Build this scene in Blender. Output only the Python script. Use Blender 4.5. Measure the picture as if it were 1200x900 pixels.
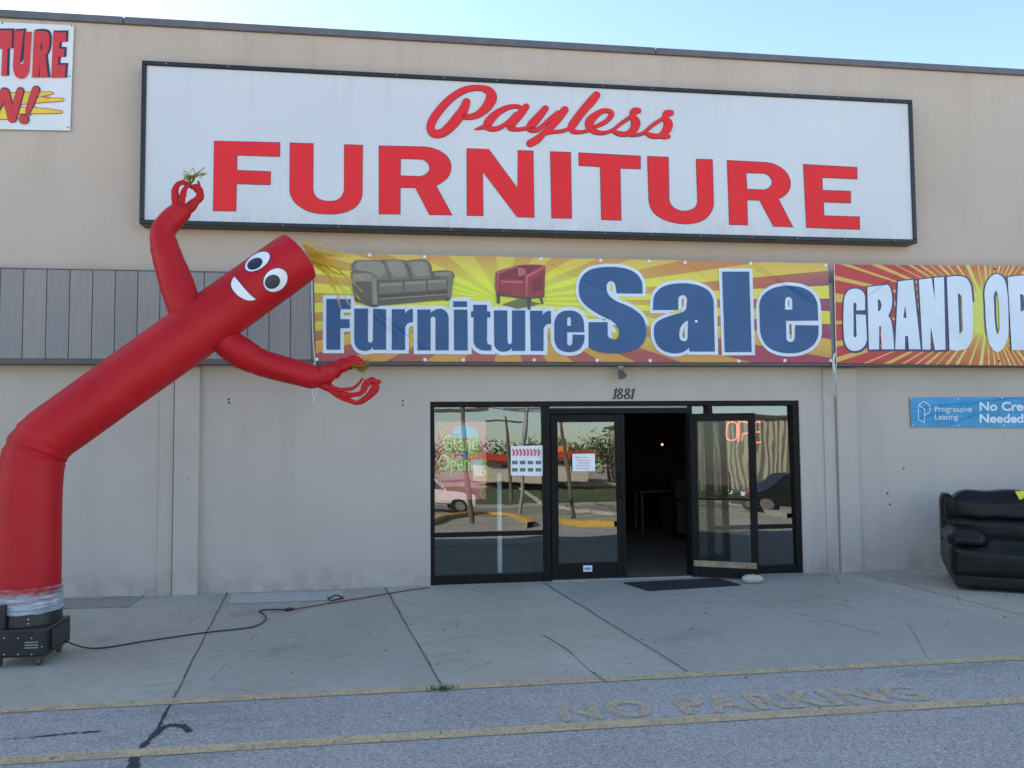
import bpy, bmesh, math, random
from mathutils import Vector, Matrix, noise
from mathutils.bvhtree import BVHTree
random.seed(7)
S = bpy.context.scene
for o in list(bpy.data.objects): bpy.data.objects.remove(o)
C = S.collection
R = math.radians
# ------------------------------------------------------------------ camera, sky, sun, exposure
CAM = Vector((0, -9.705, 1.8)); F = 968.0; YAW, PITCH, ROLL = .1402, .0547, -.0083
fwd = Vector((math.sin(YAW)*math.cos(PITCH), math.cos(YAW)*math.cos(PITCH), math.sin(PITCH)))
rt = Vector((math.cos(YAW), -math.sin(YAW), 0)); up = rt.cross(fwd)
rt, up = (math.cos(ROLL)*rt + math.sin(ROLL)*up), (-math.sin(ROLL)*rt + math.cos(ROLL)*up)
cd = bpy.data.cameras.new('camera'); cam = bpy.data.objects.new('camera', cd); C.objects.link(cam)
cd.sensor_width = 36; cd.lens = F/1200*36; cd.clip_start = .05; cd.clip_end = 3000
cam.matrix_world = Matrix(((rt.x, up.x, -fwd.x, CAM.x), (rt.y, up.y, -fwd.y, CAM.y), (rt.z, up.z, -fwd.z, CAM.z), (0, 0, 0, 1)))
S.camera = cam
SUN_EL, SUN_AZ = 31.0, -54.0          # azimuth measured from +Y towards +X
w = bpy.data.worlds.new('World'); S.world = w; w.use_nodes = True
nt = w.node_tree; nt.nodes.clear()
sky = nt.nodes.new('ShaderNodeTexSky'); sky.sky_type = 'NISHITA'; sky.sun_disc = False
sky.sun_elevation = R(SUN_EL); sky.sun_rotation = R(SUN_AZ); sky.air_density = 1.0; sky.dust_density = .5; sky.ozone_density = 1.2
bg = nt.nodes.new('ShaderNodeBackground'); bg.inputs[1].default_value = .10
ow = nt.nodes.new('ShaderNodeOutputWorld')
nt.links.new(sky.outputs[0], bg.inputs[0]); nt.links.new(bg.outputs[0], ow.inputs[0])
sd = bpy.data.lights.new('sun', 'SUN'); sd.energy = 5.0; sd.angle = R(.55); sd.color = (1, .90, .76)
sun = bpy.data.objects.new('sun', sd); C.objects.link(sun)
sdir = Vector((math.sin(R(SUN_AZ))*math.cos(R(SUN_EL)), math.cos(R(SUN_AZ))*math.cos(R(SUN_EL)), math.sin(R(SUN_EL))))
sun.rotation_euler = sdir.to_track_quat('Z', 'Y').to_euler(); sun.location = (0, 20, 30)
S.view_settings.view_transform = 'Standard'; S.view_settings.look = 'None'
S.view_settings.exposure = 1.92; S.view_settings.gamma = 1; S.view_settings.use_curve_mapping = False
S.render.engine = 'CYCLES'; S.cycles.max_bounces = 8; S.cycles.transparent_max_bounces = 12
S.render.resolution_x = 1024; S.render.resolution_y = 768

# ------------------------------------------------------------------ survey helpers: a point of the photo -> a place in the world
def ray(px, py): return rt*((px-600)/F) - up*((py-450)/F) + fwd
def W(px, py, y=0.):
    d = ray(px, py); t = (y-CAM.y)/d.y; return CAM + d*t
def G(px, py, z=0.):
    d = ray(px, py); t = (z-CAM.z)/d.z; return CAM + d*t
def dist(p): return (Vector(p)-CAM).dot(fwd)
TILT = R(1.25)                        # the panes lean back a little
def lot(y): return -.04*max(0, -y-5.7) if y > -30 else (-.972 if y > -40 else min(-.972+.03*(-y-40), 0))
def mirrored(px, py):
    d = ray(px, py); nn = Vector((0, -math.cos(TILT), math.sin(TILT))); p = CAM+d*((.08-CAM.y)/d.y); return p, d-2*d.dot(nn)*nn
def M(px, py, d):                     # the place d metres in front of the shop that shows at this spot in its glass
    p, r_ = mirrored(px, py); return p+r_*((-d-p.y)/r_.y)
def GM(px, py):
    p, r_ = mirrored(px, py); t = 0
    while t < 200:
        q = p+r_*t
        if q.z < lot(q.y): break
        t += .02/abs(r_.y)
    return Vector((q.x, q.y, lot(q.y)))

# ------------------------------------------------------------------ material helpers
class N:
    def __init__(s, name):
        s.m = bpy.data.materials.new(name); s.m.use_nodes = True; s.t = s.m.node_tree; s.t.nodes.clear()
        s.out = s.n('OutputMaterial')
    def n(s, k, **kw):
        q = s.t.nodes.new('ShaderNode'+k)
        for a, b in kw.items(): setattr(q, a, b)
        return q
    def put(s, sock, v):
        if hasattr(v, 'is_output'): s.t.links.new(v, sock)
        elif isinstance(v, (tuple, list)) and len(v) == 3 and sock.type == 'RGBA': sock.default_value = (*v, 1)
        else: sock.default_value = v
    def ma(s, op, a, b=0., c=None, clamp=False):
        q = s.n('Math', operation=op, use_clamp=clamp); s.put(q.inputs[0], a); s.put(q.inputs[1], b)
        if c is not None: s.put(q.inputs[2], c)
        return q.outputs[0]
    def mix(s, f, a, b, blend='MIX'):
        q = s.n('Mix', data_type='RGBA', blend_type=blend); s.put(q.inputs[0], f); s.put(q.inputs[6], a); s.put(q.inputs[7], b); return q.outputs[2]
    def pos(s):
        if not hasattr(s, '_p'): s._p = s.n('NewGeometry').outputs['Position']
        return s._p
    def xyz(s):
        if not hasattr(s, '_x'):
            q = s.n('SeparateXYZ'); s.t.links.new(s.pos(), q.inputs[0]); s._x = q.outputs
        return s._x
    def vec(s, sc=(1, 1, 1), loc=(0, 0, 0), src=None, rot=(0, 0, 0)):
        q = s.n('Mapping'); s.t.links.new(src or s.pos(), q.inputs[0]); q.inputs[3].default_value = sc; q.inputs[1].default_value = loc; q.inputs[2].default_value = rot; return q.outputs[0]
    def noise(s, scale, detail=4, rough=.55, v=None, dist=0.):
        q = s.n('TexNoise'); q.inputs['Scale'].default_value = scale; q.inputs['Detail'].default_value = detail
        q.inputs['Roughness'].default_value = rough; q.inputs['Distortion'].default_value = dist
        s.t.links.new(v or s.pos(), q.inputs[0]); return q.outputs[0]
    def vor(s, scale, v=None, feat='F1', out='Distance'):
        q = s.n('TexVoronoi', feature=feat); q.inputs['Scale'].default_value = scale; s.t.links.new(v or s.pos(), q.inputs[0]); return q.outputs[out]
    def rng(s, v, a, b, c=0., d=1., smooth=False):
        q = s.n('MapRange', clamp=True)
        if smooth: q.interpolation_type = 'SMOOTHSTEP'
        s.put(q.inputs[0], v); q.inputs[1].default_value = a; q.inputs[2].default_value = b; q.inputs[3].default_value = c; q.inputs[4].default_value = d; return q.outputs[0]
    def bump(s, h, st=.3, d=.01, nrm=None):
        q = s.n('Bump'); q.inputs['Strength'].default_value = st; q.inputs['Distance'].default_value = d; s.put(q.inputs['Height'], h)
        if nrm is not None: s.put(q.inputs['Normal'], nrm)
        return q.outputs[0]
    def pr(s, col, rough=.6, metal=0., nrm=None, **kw):
        q = s.n('BsdfPrincipled'); s.put(q.inputs['Base Color'], col); s.put(q.inputs['Roughness'], rough); q.inputs['Metallic'].default_value = metal
        if nrm is not None: s.put(q.inputs['Normal'], nrm)
        for a, b in kw.items(): s.put(q.inputs[a.replace('_', ' ')], b)
        return q.outputs[0]
    def done(s, sh): s.t.links.new(sh, s.out.inputs[0]); return s.m

def simple(name, col, rough=.6, metal=0., var=.12, sc=6., bump=.0, bsc=60., **kw):
    n = N(name)
    f = n.rng(n.noise(sc, 5, .6), .3, .7, 1-var, 1+var)
    q = n.n('Mix', data_type='RGBA', blend_type='MULTIPLY'); q.inputs[0].default_value = 1
    n.put(q.inputs[6], col); cc = n.n('CombineColor'); [n.put(cc.inputs[i], f) for i in range(3)]; n.put(q.inputs[7], cc.outputs[0])
    nrm = n.bump(n.noise(bsc, 4, .6), bump, .01) if bump else None
    return n.done(n.pr(q.outputs[2], rough, metal, nrm, **kw))

def stucco(name, col, col2):
    n = N(name)
    big = n.noise(.45, 4, .6); st = n.noise(1.0, 5, .65, n.vec((2.2, 1, .35))); fine = n.noise(45, 3, .6)
    c = n.mix(n.rng(big, .35, .68), col, col2)
    c = n.mix(n.ma('MULTIPLY', n.rng(st, .5, .78), .30), c, tuple(v*.72 for v in col))
    c = n.mix(n.rng(fine, .3, .7, 0, .10), c, tuple(v*.7 for v in col))
    z = n.xyz()[2]
    splash = n.ma('MULTIPLY', n.rng(z, .02, .38, 1, 0), n.rng(n.noise(3.5, 5, .7), .38, .66))
    c = n.mix(n.ma('MULTIPLY', splash, .45), c, (.13, .115, .10))
    drip = n.ma('MULTIPLY', n.rng(z, 5.2, 6.4), n.rng(n.noise(1.0, 5, .7, n.vec((5, 1, .25), (3, 0, 0))), .5, .72)); c = n.mix(n.ma('MULTIPLY', drip, .16), c, (.20, .18, .155))
    pat = n.n('TexWhiteNoise', noise_dimensions='2D'); cb = n.n('CombineXYZ'); n.put(cb.inputs[0], n.ma('FLOOR', n.ma('MULTIPLY', n.xyz()[0], .42))); n.put(cb.inputs[1], n.ma('FLOOR', n.ma('MULTIPLY', z, .9))); n.t.links.new(cb.outputs[0], pat.inputs[0])
    c = n.mix(n.rng(pat.outputs[0], .8, .82, 0, .10), c, tuple(v*.8 for v in col))
    pits = n.rng(n.vor(2.1), .012, .02, 1, 0)
    c = n.mix(n.ma('MULTIPLY', pits, .65), c, (.05, .045, .04))
    h = n.ma('ADD', n.noise(2.2, 4, .5), n.ma('ADD', n.ma('MULTIPLY', fine, .14), n.ma('MULTIPLY', n.noise(12, 4, .6), .12)))
    return n.done(n.pr(c, .86, 0, n.bump(h, .28, .03)))

def ground_concrete():
    n = N('concrete_walk')
    big = n.noise(.8, 5, .65); spk = n.noise(140, 2, .7); med = n.noise(9, 5, .7)
    x, y, z = n.xyz()
    slab = n.n('TexWhiteNoise', noise_dimensions='1D')
    xs = n.ma('ADD', x, n.ma('MULTIPLY', y, .11)); n.put(slab.inputs['W'], n.ma('FLOOR', n.ma('DIVIDE', n.ma('ADD', xs, 1.87), 1.78)))
    c = n.mix(n.rng(big, .3, .7), (.40, .35, .268), (.52, .465, .36))
    c = n.mix(n.rng(slab.outputs[0], 0, 1, 0, .5), c, (.31, .295, .25))
    c = n.mix(n.rng(med, .45, .75, 0, .45), c, (.25, .235, .195))
    c = n.mix(n.rng(spk, .55, .8, 0, .55), c, (.60, .58, .52)); c = n.mix(n.rng(n.noise(70, 2, .7, n.vec(loc=(5, 3, 0))), .58, .78, 0, .7), c, (.10, .10, .09))
    st = n.noise(1.1, 6, .75, n.vec((1, 1, 1), (9, 4, 0))); c = n.mix(n.rng(st, .56, .72, 0, .55), c, (.21, .20, .165))
    gum = n.rng(n.vor(3.3), .02, .03, 1, 0); c = n.mix(n.ma('MULTIPLY', gum, .6), c, (.06, .06, .06))
    crk = n.rng(n.vor(.55, n.vec((1, 1, 1), (2.3, 1.1, 0)), 'DISTANCE_TO_EDGE'), 0, .004, 1, 0)
    crk = n.ma('MULTIPLY', crk, n.rng(n.noise(1.3, 3), .5, .6))
    c = n.mix(n.ma('MULTIPLY', crk, .7), c, (.04, .04, .04))
    return n.done(n.pr(c, .85, 0, n.bump(n.ma('ADD', n.ma('MULTIPLY', spk, .5), med), .35, .01)))

def ground_asphalt():
    n = N('worn_asphalt')
    sp = n.vor(105, None, 'F1', 'Color'); q = n.n('SeparateColor'); n.t.links.new(sp, q.inputs[0])
    big = n.noise(.6, 5, .65)
    c = n.mix(n.rng(big, .3, .7), (.33, .302, .268), (.425, .392, .348))
    c = n.mix(n.rng(q.outputs[0], .55, 1, 0, .65), c, (.66, .62, .56)); c = n.mix(n.rng(q.outputs[1], .6, 1, 0, .65), c, (.10, .095, .09))
    st = n.noise(1.7, 6, .7, n.vec((.5, 2.2, 1))); c = n.mix(n.rng(st, .56, .75, 0, .6), c, (.20, .20, .20)); c = n.mix(n.rng(n.noise(.9, 6, .75, n.vec((.6, 1.8, 1), (7, 3, 0))), .55, .70, 0, .5), c, (.18, .175, .17)); c = n.mix(n.ma('MULTIPLY', n.rng(n.vor(1.4), .03, .05, 1, 0), .5), c, (.10, .10, .10))
    far = n.rng(n.xyz()[1], -14, -8, 1, 0); c = n.mix(n.ma('MULTIPLY', far, .85), c, (.40, .34, .245))  # far lot tinted paler and warmer, extra sunlight put into the colour
    h = n.ma('ADD', n.vor(105), n.ma('MULTIPLY', n.noise(160, 2), .5))
    return n.done(n.pr(c, .88, 0, n.bump(h, .55, .008)))

def worn_paint(name, col, lo=.40, hi=.62, vsc=60):
    n = N(name)
    f = n.ma('ADD', n.ma('MULTIPLY', n.noise(vsc, 3, .7), .55), n.ma('MULTIPLY', n.noise(5, 4, .7), .45))
    keep = n.rng(f, lo, hi, .92, .08)
    p = n.pr(n.mix(n.rng(n.noise(30, 3), .3, .7, 0, .4), col, tuple(v*.6 for v in col)), .8)
    t = n.n('BsdfTransparent').outputs[0]; mx = n.n('MixShader'); n.put(mx.inputs[0], keep); n.t.links.new(t, mx.inputs[1]); n.t.links.new(p, mx.inputs[2])
    return n.done(mx.outputs[0])

def glass(name, tint, refl, seed=0.):
    n = N(name)
    h = n.ma('ADD', n.noise(1.1, 1, .4, n.vec((1, 1, .6), (seed, 0, seed))), n.ma('MULTIPLY', n.noise(4.5, 1, .4, n.vec((1, 1, .5), (seed, 2, 0))), .10))
    nr = n.bump(h, 1.0, .0042)
    t = n.n('BsdfTransparent'); t.inputs[0].default_value = (*tint, 1)
    g = n.n('BsdfGlossy'); g.inputs['Roughness'].default_value = 0.0; g.inputs[0].default_value = (.86, .95, 1, 1); n.put(g.inputs['Normal'], nr)
    fr = n.n('LayerWeight'); fr.inputs[0].default_value = .35
    mx = n.n('MixShader'); n.put(mx.inputs[0], n.ma('MULTIPLY_ADD', fr.outputs['Fresnel'], .5, refl, True))
    n.t.links.new(t.outputs[0], mx.inputs[1]); n.t.links.new(g.outputs[0], mx.inputs[2])
    return n.done(mx.outputs[0])

FOLDS = []     # creases hanging in the printed cloth: (x0, z0, x1, z1, half width, depth)
def vinyl_bump(n, amount=1.0):
    x, y, z = n.xyz()
    h = n.ma('MULTIPLY', n.noise(1.6, 3, .5, n.vec((.8, 1, 1.6))), 1.0)
    h = n.ma('ADD', h, n.ma('MULTIPLY', n.noise(5, 3, .55, n.vec((1, 1, .6), rot=(0, .6, 0))), .25))
    for (x0, z0, x1, z1, wd, dp) in FOLDS:
        L = math.hypot(x1-x0, z1-z0); ux, uz = (x1-x0)/L, (z1-z0)/L
        al = n.ma('ADD', n.ma('MULTIPLY', n.ma('SUBTRACT', x, x0), ux), n.ma('MULTIPLY', n.ma('SUBTRACT', z, z0), uz))
        ac = n.ma('ABSOLUTE', n.ma('SUBTRACT', n.ma('MULTIPLY', n.ma('SUBTRACT', x, x0), uz), n.ma('MULTIPLY', n.ma('SUBTRACT', z, z0), ux)))
        ridge = n.rng(ac, 0, wd*.8, dp*2.8, 0, True)
        m = n.ma('MULTIPLY', n.rng(al, -.1, .1), n.rng(al, L-.15, L+.1, 1, 0))
        h = n.ma('ADD', h, n.ma('MULTIPLY', ridge, m))
    return n.bump(h, .75*amount, .05)
def vinyl(name, col, rough=.42, var=.05):
    n = N(name); c = n.mix(n.rng(n.noise(2.5, 4), .3, .7, 0, 1), tuple(v*(1-var) for v in col), tuple(min(1, v*(1+var)) for v in col))
    return n.done(n.pr(c, rough, 0, vinyl_bump(n)))

# ------------------------------------------------------------------ mesh helpers
def link(name, me, mat, parent=None, smooth=False):
    o = bpy.data.objects.new(name, me); C.objects.link(o)
    if mat is not None:
        for m_ in (mat if isinstance(mat, (list, tuple)) else [mat]): me.materials.append(m_)
    if parent is not None: o.parent = parent; o.matrix_parent_inverse = Matrix.Translation(-parent.location) if parent.type == 'EMPTY' and parent.parent is None else Matrix()
    if smooth:
        for p in me.polygons: p.use_smooth = True
    return o
def bmo(name, bm, mat, parent=None, smooth=False):
    bmesh.ops.recalc_face_normals(bm, faces=bm.faces); me = bpy.data.meshes.new(name); bm.to_mesh(me); bm.free(); return link(name, me, mat, parent, smooth)
def pyd(name, vs, fs, mat, parent=None, smooth=False):
    me = bpy.data.meshes.new(name); me.from_pydata([tuple(v) for v in vs], [], fs); me.update(); return link(name, me, mat, parent, smooth)
def tag(o, label=None, cat=None, group=None, kind=None):
    if label: o['label'] = label
    if cat: o['category'] = cat
    if group: o['group'] = group
    if kind: o['kind'] = kind
    return o
def empty(name, loc, label, cat, group=None):
    o = bpy.data.objects.new(name, None); C.objects.link(o); o.location = loc; o.empty_display_size = .2; tag(o, label, cat, group); return o
def box(bm, a, b, bev=0., seg=2):
    a, b = Vector(a), Vector(b); r = bmesh.ops.create_cube(bm, size=1); vs = r['verts']
    for v in vs: v.co = Vector([(a[i]+b[i])/2 + v.co[i]*(b[i]-a[i]) for i in range(3)])
    if bev: bmesh.ops.bevel(bm, geom=list({e for v in vs for e in v.link_edges}), offset=bev, segments=seg, affect='EDGES', profile=.5)
def cyl(bm, p, q, r0, r1=None, seg=12):
    p, q = Vector(p), Vector(q); r1 = r0 if r1 is None else r1; d = q-p
    r = bmesh.ops.create_cone(bm, cap_ends=True, segments=seg, radius1=r0, radius2=r1, depth=d.length)
    m = Matrix.Translation((p+q)/2) @ d.to_track_quat('Z', 'Y').to_matrix().to_4x4()
    bmesh.ops.transform(bm, matrix=m, verts=r['verts'])
def ball(bm, c, r, u=12, v=8, sc=(1, 1, 1)):
    k = bmesh.ops.create_uvsphere(bm, u_segments=u, v_segments=v, radius=1)
    for q in k['verts']: q.co = Vector((c[0]+q.co.x*r*sc[0], c[1]+q.co.y*r*sc[1], c[2]+q.co.z*r*sc[2]))
def boxes(name, bs, mat, parent=None, bev=0., seg=1):
    bm = bmesh.new()
    for a, b in bs: box(bm, a, b, bev, seg)
    return bmo(name, bm, mat, parent)
def catmull(ps, k):
    ps = [Vector(p) for p in ps]; out = []
    for i in range(len(ps)-1):
        a, b, c, d = ps[max(0, i-1)], ps[i], ps[i+1], ps[min(len(ps)-1, i+2)]
        for j in range(k):
            t = j/k; out.append(.5*((2*b)+(c-a)*t+(2*a-5*b+4*c-d)*t*t+(3*b-a-3*c+d)*t**3))
    out.append(ps[-1]); return out
def sweep(bm, pts, rads, seg=24, k=8, cap=True, flat=1., wob=None, caprnd=0):
    P4 = catmull([Vector((*p, r)) for p, r in zip(pts, rads)], k)
    P = [v.to_3d() for v in P4]; Rr = [max(.001, v[3]) for v in P4]
    ref = Vector((0, 1, 0)); rings = []
    for i, p in enumerate(P):
        t = (P[min(i+1, len(P)-1)]-P[max(i-1, 0)]).normalized()
        a = t.cross(ref).normalized(); b = a.cross(t).normalized()
        ring = []
        for j in range(seg):
            an = 2*math.pi*j/seg; r = Rr[i]*(1+(wob(i/len(P), an) if wob else 0))
            ring.append(bm.verts.new(p+a*math.cos(an)*r+b*math.sin(an)*r*flat))
        rings.append(ring)
    if caprnd:
        t = (P[-1]-P[-2]).normalized(); base = [v.co.copy() for v in rings[-1]]; c0 = P[-1]
        for q in range(1, caprnd+1):
            an = q/caprnd*math.pi/2*.97; s = math.cos(an); h = math.sin(an)
            rings.append([bm.verts.new(c0+(v-c0)*(s**.5 if s > 0 else 0)+t*h*Rr[-1]*.16) for v in base])
    for i in range(len(rings)-1):
        for j in range(seg): bm.faces.new((rings[i][j], rings[i][(j+1) % seg], rings[i+1][(j+1) % seg], rings[i+1][j]))
    if cap: bm.faces.new(rings[0][::-1]); bm.faces.new(rings[-1])

# ------------------------------------------------------------------ lettering: outlines and pen strokes laid on a plane
def parse(s):
    return [[(float(t.rstrip('s').split(',')[0]), float(t.rstrip('s').split(',')[1]), t.endswith('s')) for t in c.split()] for c in s.split(';') if c.strip()]
def smooth_contour(c, k=8):
    n = len(c); out = []
    for i in range(n):
        b, d = c[i], c[(i+1) % n]
        if not b[2] and not d[2]: out.append((b[0], b[1])); continue
        a = c[i-1] if b[2] else None; e = c[(i+2) % n] if d[2] else None
        B, D = Vector(b[:2]), Vector(d[:2]); L = (D-B).length
        def tan(p, q, r):
            t = (Vector(r[:2])-Vector(p[:2])); return t.normalized() if t.length else Vector((0, 0))
        tb = tan(a, b, d) if a else (D-B).normalized(); td = tan(b, d, e) if e else None
        if td is None: td = (D-B).normalized()*1.0
        if not b[2]: tb = (2*(D-B).normalized()-td).normalized() if d[2] else tb
        if not d[2]: td = (2*(D-B).normalized()-tb).normalized()
        h1, h2 = B+tb*L*.36, D-td*L*.36
        for j in range(k):
            t = j/k; u = 1-t; p = B*u**3+h1*3*u*u*t+h2*3*u*t*t+D*t**3; out.append((p.x, p.y))
    return out
def area(c): return sum(c[i-1][0]*c[i][1]-c[i][0]*c[i-1][1] for i in range(len(c)))/2
def offset(c, d):
    if area(c) < 0: c = c[::-1]
    cc = [p for i, p in enumerate(c) if (Vector(p)-Vector(c[i-1])).length > 1e-4]; n = len(cc); out = []
    for i in range(n):
        a, b, e = Vector(cc[i-1]), Vector(cc[i]), Vector(cc[(i+1) % n]); u = (b-a).normalized(); v = (e-b).normalized()
        nu = Vector((u.y, -u.x)); nv = Vector((v.y, -v.x)); m = nu+nv
        if m.length < .2: m = nu
        m.normalize(); s = 1/max(.5, m.dot(nu)); out.append((b.x+m.x*d*s, b.y+m.y*d*s))
    return out
def fill2d(conts):
    cu = bpy.data.curves.new('tmp', 'CURVE'); cu.dimensions = '2D'; cu.fill_mode = 'BOTH'
    for c in conts:
        sp = cu.splines.new('POLY'); sp.points.add(len(c)-1); sp.use_cyclic_u = True
        for i, p in enumerate(c): sp.points[i].co = (p[0], -p[1], 0, 1)
    o = bpy.data.objects.new('tmp', cu); C.objects.link(o); dg = bpy.context.evaluated_depsgraph_get(); dg.update()
    me = bpy.data.meshes.new_from_object(o.evaluated_get(dg)); bpy.data.objects.remove(o); bpy.data.curves.remove(cu)
    vs = [(v.co.x, -v.co.y) for v in me.vertices]; fs = [tuple(p.vertices) for p in me.polygons]; bpy.data.meshes.remove(me); return vs, fs
def plane(y, ox=0, oy=0, s=1.):      # zoomed drawing coordinates -> wall plane y
    return lambda u, v: W(ox+u/s, oy+v/s, y)
def glyph(name, spec, mp, mat, parent=None, off=0., shift=(0, 0)):
    conts = []
    for i, c in enumerate(parse(spec)):
        c = smooth_contour(c)
        if off:
            d = off if i == 0 else -off; c2 = offset(c, d)
            if i and abs(area(c2)) < 15 or (area(c2) < 0): continue
            c = c2
        conts.append([(p[0]+shift[0], p[1]+shift[1]) for p in c])
    vs, fs = fill2d(conts)
    return pyd(name, [mp(*v) for v in vs], fs, mat, parent)
def stroke_poly(pts, k=8):
    P = catmull([Vector(p) for p in pts], k); L, Rr = [], []
    for i, p in enumerate(P):
        t = (P[min(i+1, len(P)-1)]-P[max(i-1, 0)]).to_2d(); t.normalize(); nn = Vector((-t.y, t.x)); h = p[2]/2
        L.append(p.to_2d()+nn*h); Rr.append(p.to_2d()-nn*h)
    return P, L, Rr
def strokes(name, lst, mp, mat, parent=None, grow=0., dy=-.0006, k=8):   # each stroke a hair in front of the last
    vs, fs = [], []
    for si, pts in enumerate(lst):
        pts = [(p[0], p[1], p[2]+grow*2) for p in pts]; P, L, Rr = stroke_poly(pts, k); d = Vector((0, dy*si, 0)); b = len(vs)
        for l, r in zip(L, Rr): vs += [mp(*l)+d, mp(*r)+d]
        for i in range(len(P)-1): fs.append((b+2*i, b+2*i+1, b+2*i+3, b+2*i+2))
        for q, (c, sgn) in enumerate(((P[0], -1), (P[-1], 1))):
            b2 = len(vs); a0 = Vector((L[0]-Rr[0]) if q == 0 else (L[-1]-Rr[-1])); ang = math.atan2(a0.y, a0.x); h = c[2]/2
            dd = d+Vector((0, dy*.3*(q+1), 0)); vs.append(mp(c.x, c.y)+dd)
            for j in range(9):
                t = ang-sgn*math.pi*j/8; vs.append(mp(c.x+math.cos(t)*h, c.y+math.sin(t)*h)+dd)
            for j in range(8): fs.append((b2, b2+1+j, b2+2+j))
    return pyd(name, vs, fs, mat, parent)
def text(name, s, mp, box_, mat, parent=None, bold=0., shear=0., spacing=1.):  # box_ = (u0,v0,u1,v1) in drawing coordinates, v down
    cu = bpy.data.curves.new('tmp', 'FONT'); cu.body = s; cu.size = 1; cu.offset = bold; cu.shear = shear; cu.space_character = spacing; cu.resolution_u = 4
    o = bpy.data.objects.new('tmp', cu); C.objects.link(o); dg = bpy.context.evaluated_depsgraph_get(); dg.update()
    me = bpy.data.meshes.new_from_object(o.evaluated_get(dg)); bpy.data.objects.remove(o)
    X = [v.co.x for v in me.vertices]; Y = [v.co.y for v in me.vertices]; x0, x1, y0, y1 = min(X), max(X), min(Y), max(Y); u0, v0, u1, v1 = box_
    vs = [mp(u0+(v.co.x-x0)/(x1-x0)*(u1-u0), v1-(v.co.y-y0)/(y1-y0)*(v1-v0)) for v in me.vertices]; fs = [tuple(p.vertices) for p in me.polygons]
    bpy.data.meshes.remove(me); return pyd(name, vs, fs, mat, parent)
def quad(name, mp, pts, mat, parent=None):
    return pyd(name, [mp(*p) for p in pts], [tuple(range(len(pts)))], mat, parent)
def bez(mp, dy):
    return lambda u, v: mp(u, v)+Vector((0, dy, 0))

# ------------------------------------------------------------------ materials
M_upper = stucco('tan_stucco', (.47, .39, .325), (.53, .45, .385))
M_lower = stucco('grey_tan_stucco', (.46, .405, .36), (.52, .465, .415))
M_coping = simple('coping_metal', (.13, .12, .13), .5, .3)
M_black = simple('black_aluminium', (.009, .008, .008), .5, 0, .2, 8, Specular_IOR_Level=.15)
M_conc = ground_concrete(); M_asph = ground_asphalt()
M_yel = worn_paint('worn_yellow_paint', (.68, .50, .27), .45, .72); M_yel2 = worn_paint('faded_yellow_letters', (.68, .52, .30), .40, .64)
M_dark = simple('joint_filler', (.12, .11, .09), .95, 0, .4, 9)
M_glass = glass('tinted_glass', (.86, .88, .86), .125, 0.); M_glass2 = glass('tinted_glass_door', (.86, .88, .86), .125, 3.1); M_glass3 = glass('tinted_glass_side', (.86, .88, .86), .125, 7.7); M_clear = glass('clear_door_glass', (.88, .90, .89), .02, 5.)

# ------------------------------------------------------------------ ground
ys = [300, -5.7, -30, -40, -73, -400]; vs = [(x_, y_, lot(y_)-.012) for y_ in ys for x_ in (-400, 400)]
pyd('asphalt_lot', vs, [(2*i, 2*i+2, 2*i+3, 2*i+1) for i in range(len(ys)-1)], M_asph)['kind'] = 'structure'
WALK_Y = -3.74
boxes('sidewalk', [((-40, WALK_Y, -.2), (40, .2, 0))], M_conc)['kind'] = 'structure'
def ground_strip(name, pts, wd, mat, z=.004, k=6, jag=0.):
    P = catmull([Vector((*p[:2], 0)) for p in pts], k) if len(pts) > 2 else [Vector((*p[:2], 0)) for p in pts]
    vs, fs = [], []
    for i, p in enumerate(P):
        t = (P[min(i+1, len(P)-1)]-P[max(0, i-1)]).normalized(); nn = Vector((-t.y, t.x, 0))
        h = wd/2*(1+random.uniform(-jag, jag)); vs += [p+nn*h+Vector((0, 0, z)), p-nn*h+Vector((0, 0, z))]
        if i: fs.append((2*i-2, 2*i-1, 2*i+1, 2*i))
    return pyd(name, vs, fs, mat)
ground_strip('yellow_line', [(-40, -3.79), (40, -3.79)], .095, M_yel, -.006)['kind'] = 'structure'
ground_strip('yellow_line', [(-40, -4.68), (40, -4.68)], .12, M_yel, -.006)['kind'] = 'structure'
for a, b in (((265, 698), (205, 815)), ((452, 690), (517, 803)), ((640, 685), (800, 783))):
    A, B = G(*a), G(*b); A = A+(A-B)*.04; d = (B-A)/(B.y-A.y); A = A+d*(-.01-A.y); B = A+d*(WALK_Y+.01-A.y)
    pts = [A.lerp(B, i/14)+Vector((random.uniform(-.006, .006), 0, 0)) for i in range(15)]
    ground_strip('expansion_joint', pts, .012, M_dark, .004, 2, .35)['kind'] = 'structure'
for x in (-3.75, -5.5, 5.6, 7.4):
    pts = [Vector((x+.11*i/14*3.7+random.uniform(-.006, .006), -.01-3.70*i/14, 0)) for i in range(15)]
    ground_strip('expansion_joint', pts, .009, M_dark, .004, 2, .4)['kind'] = 'structure'
M_patch = simple('fresh_patch', (.47, .44, .39), .9, 0, .15, 20, .3, 120); M_patch2 = simple('dark_patch', (.30, .275, .23), .9, 0, .2, 12, .3, 120)
quad('concrete_patch', lambda u, v: G(u, v)+Vector((0, 0, .004)), [(272, 696.5), (268, 708), (400, 703.5), (402, 693)], M_patch)['kind'] = 'structure'
quad('concrete_patch', lambda u, v: G(u, v)+Vector((0, 0, .004)), [(-60, 701), (-60, 716), (150, 712), (170, 698.8)], M_patch2)['kind'] = 'structure'
M_tar = simple('crack_sealant', (.03, .032, .04), .7, 0, .3, 30)
ground_strip('tar_crack', [G(*p) for p in ((222, 856), (216, 850), (205, 848), (192, 850), (180, 860), (168, 872), (158, 884), (156, 905), (152, 930))], .045, M_tar, -.007, 12, .7)['kind'] = 'structure'
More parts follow.
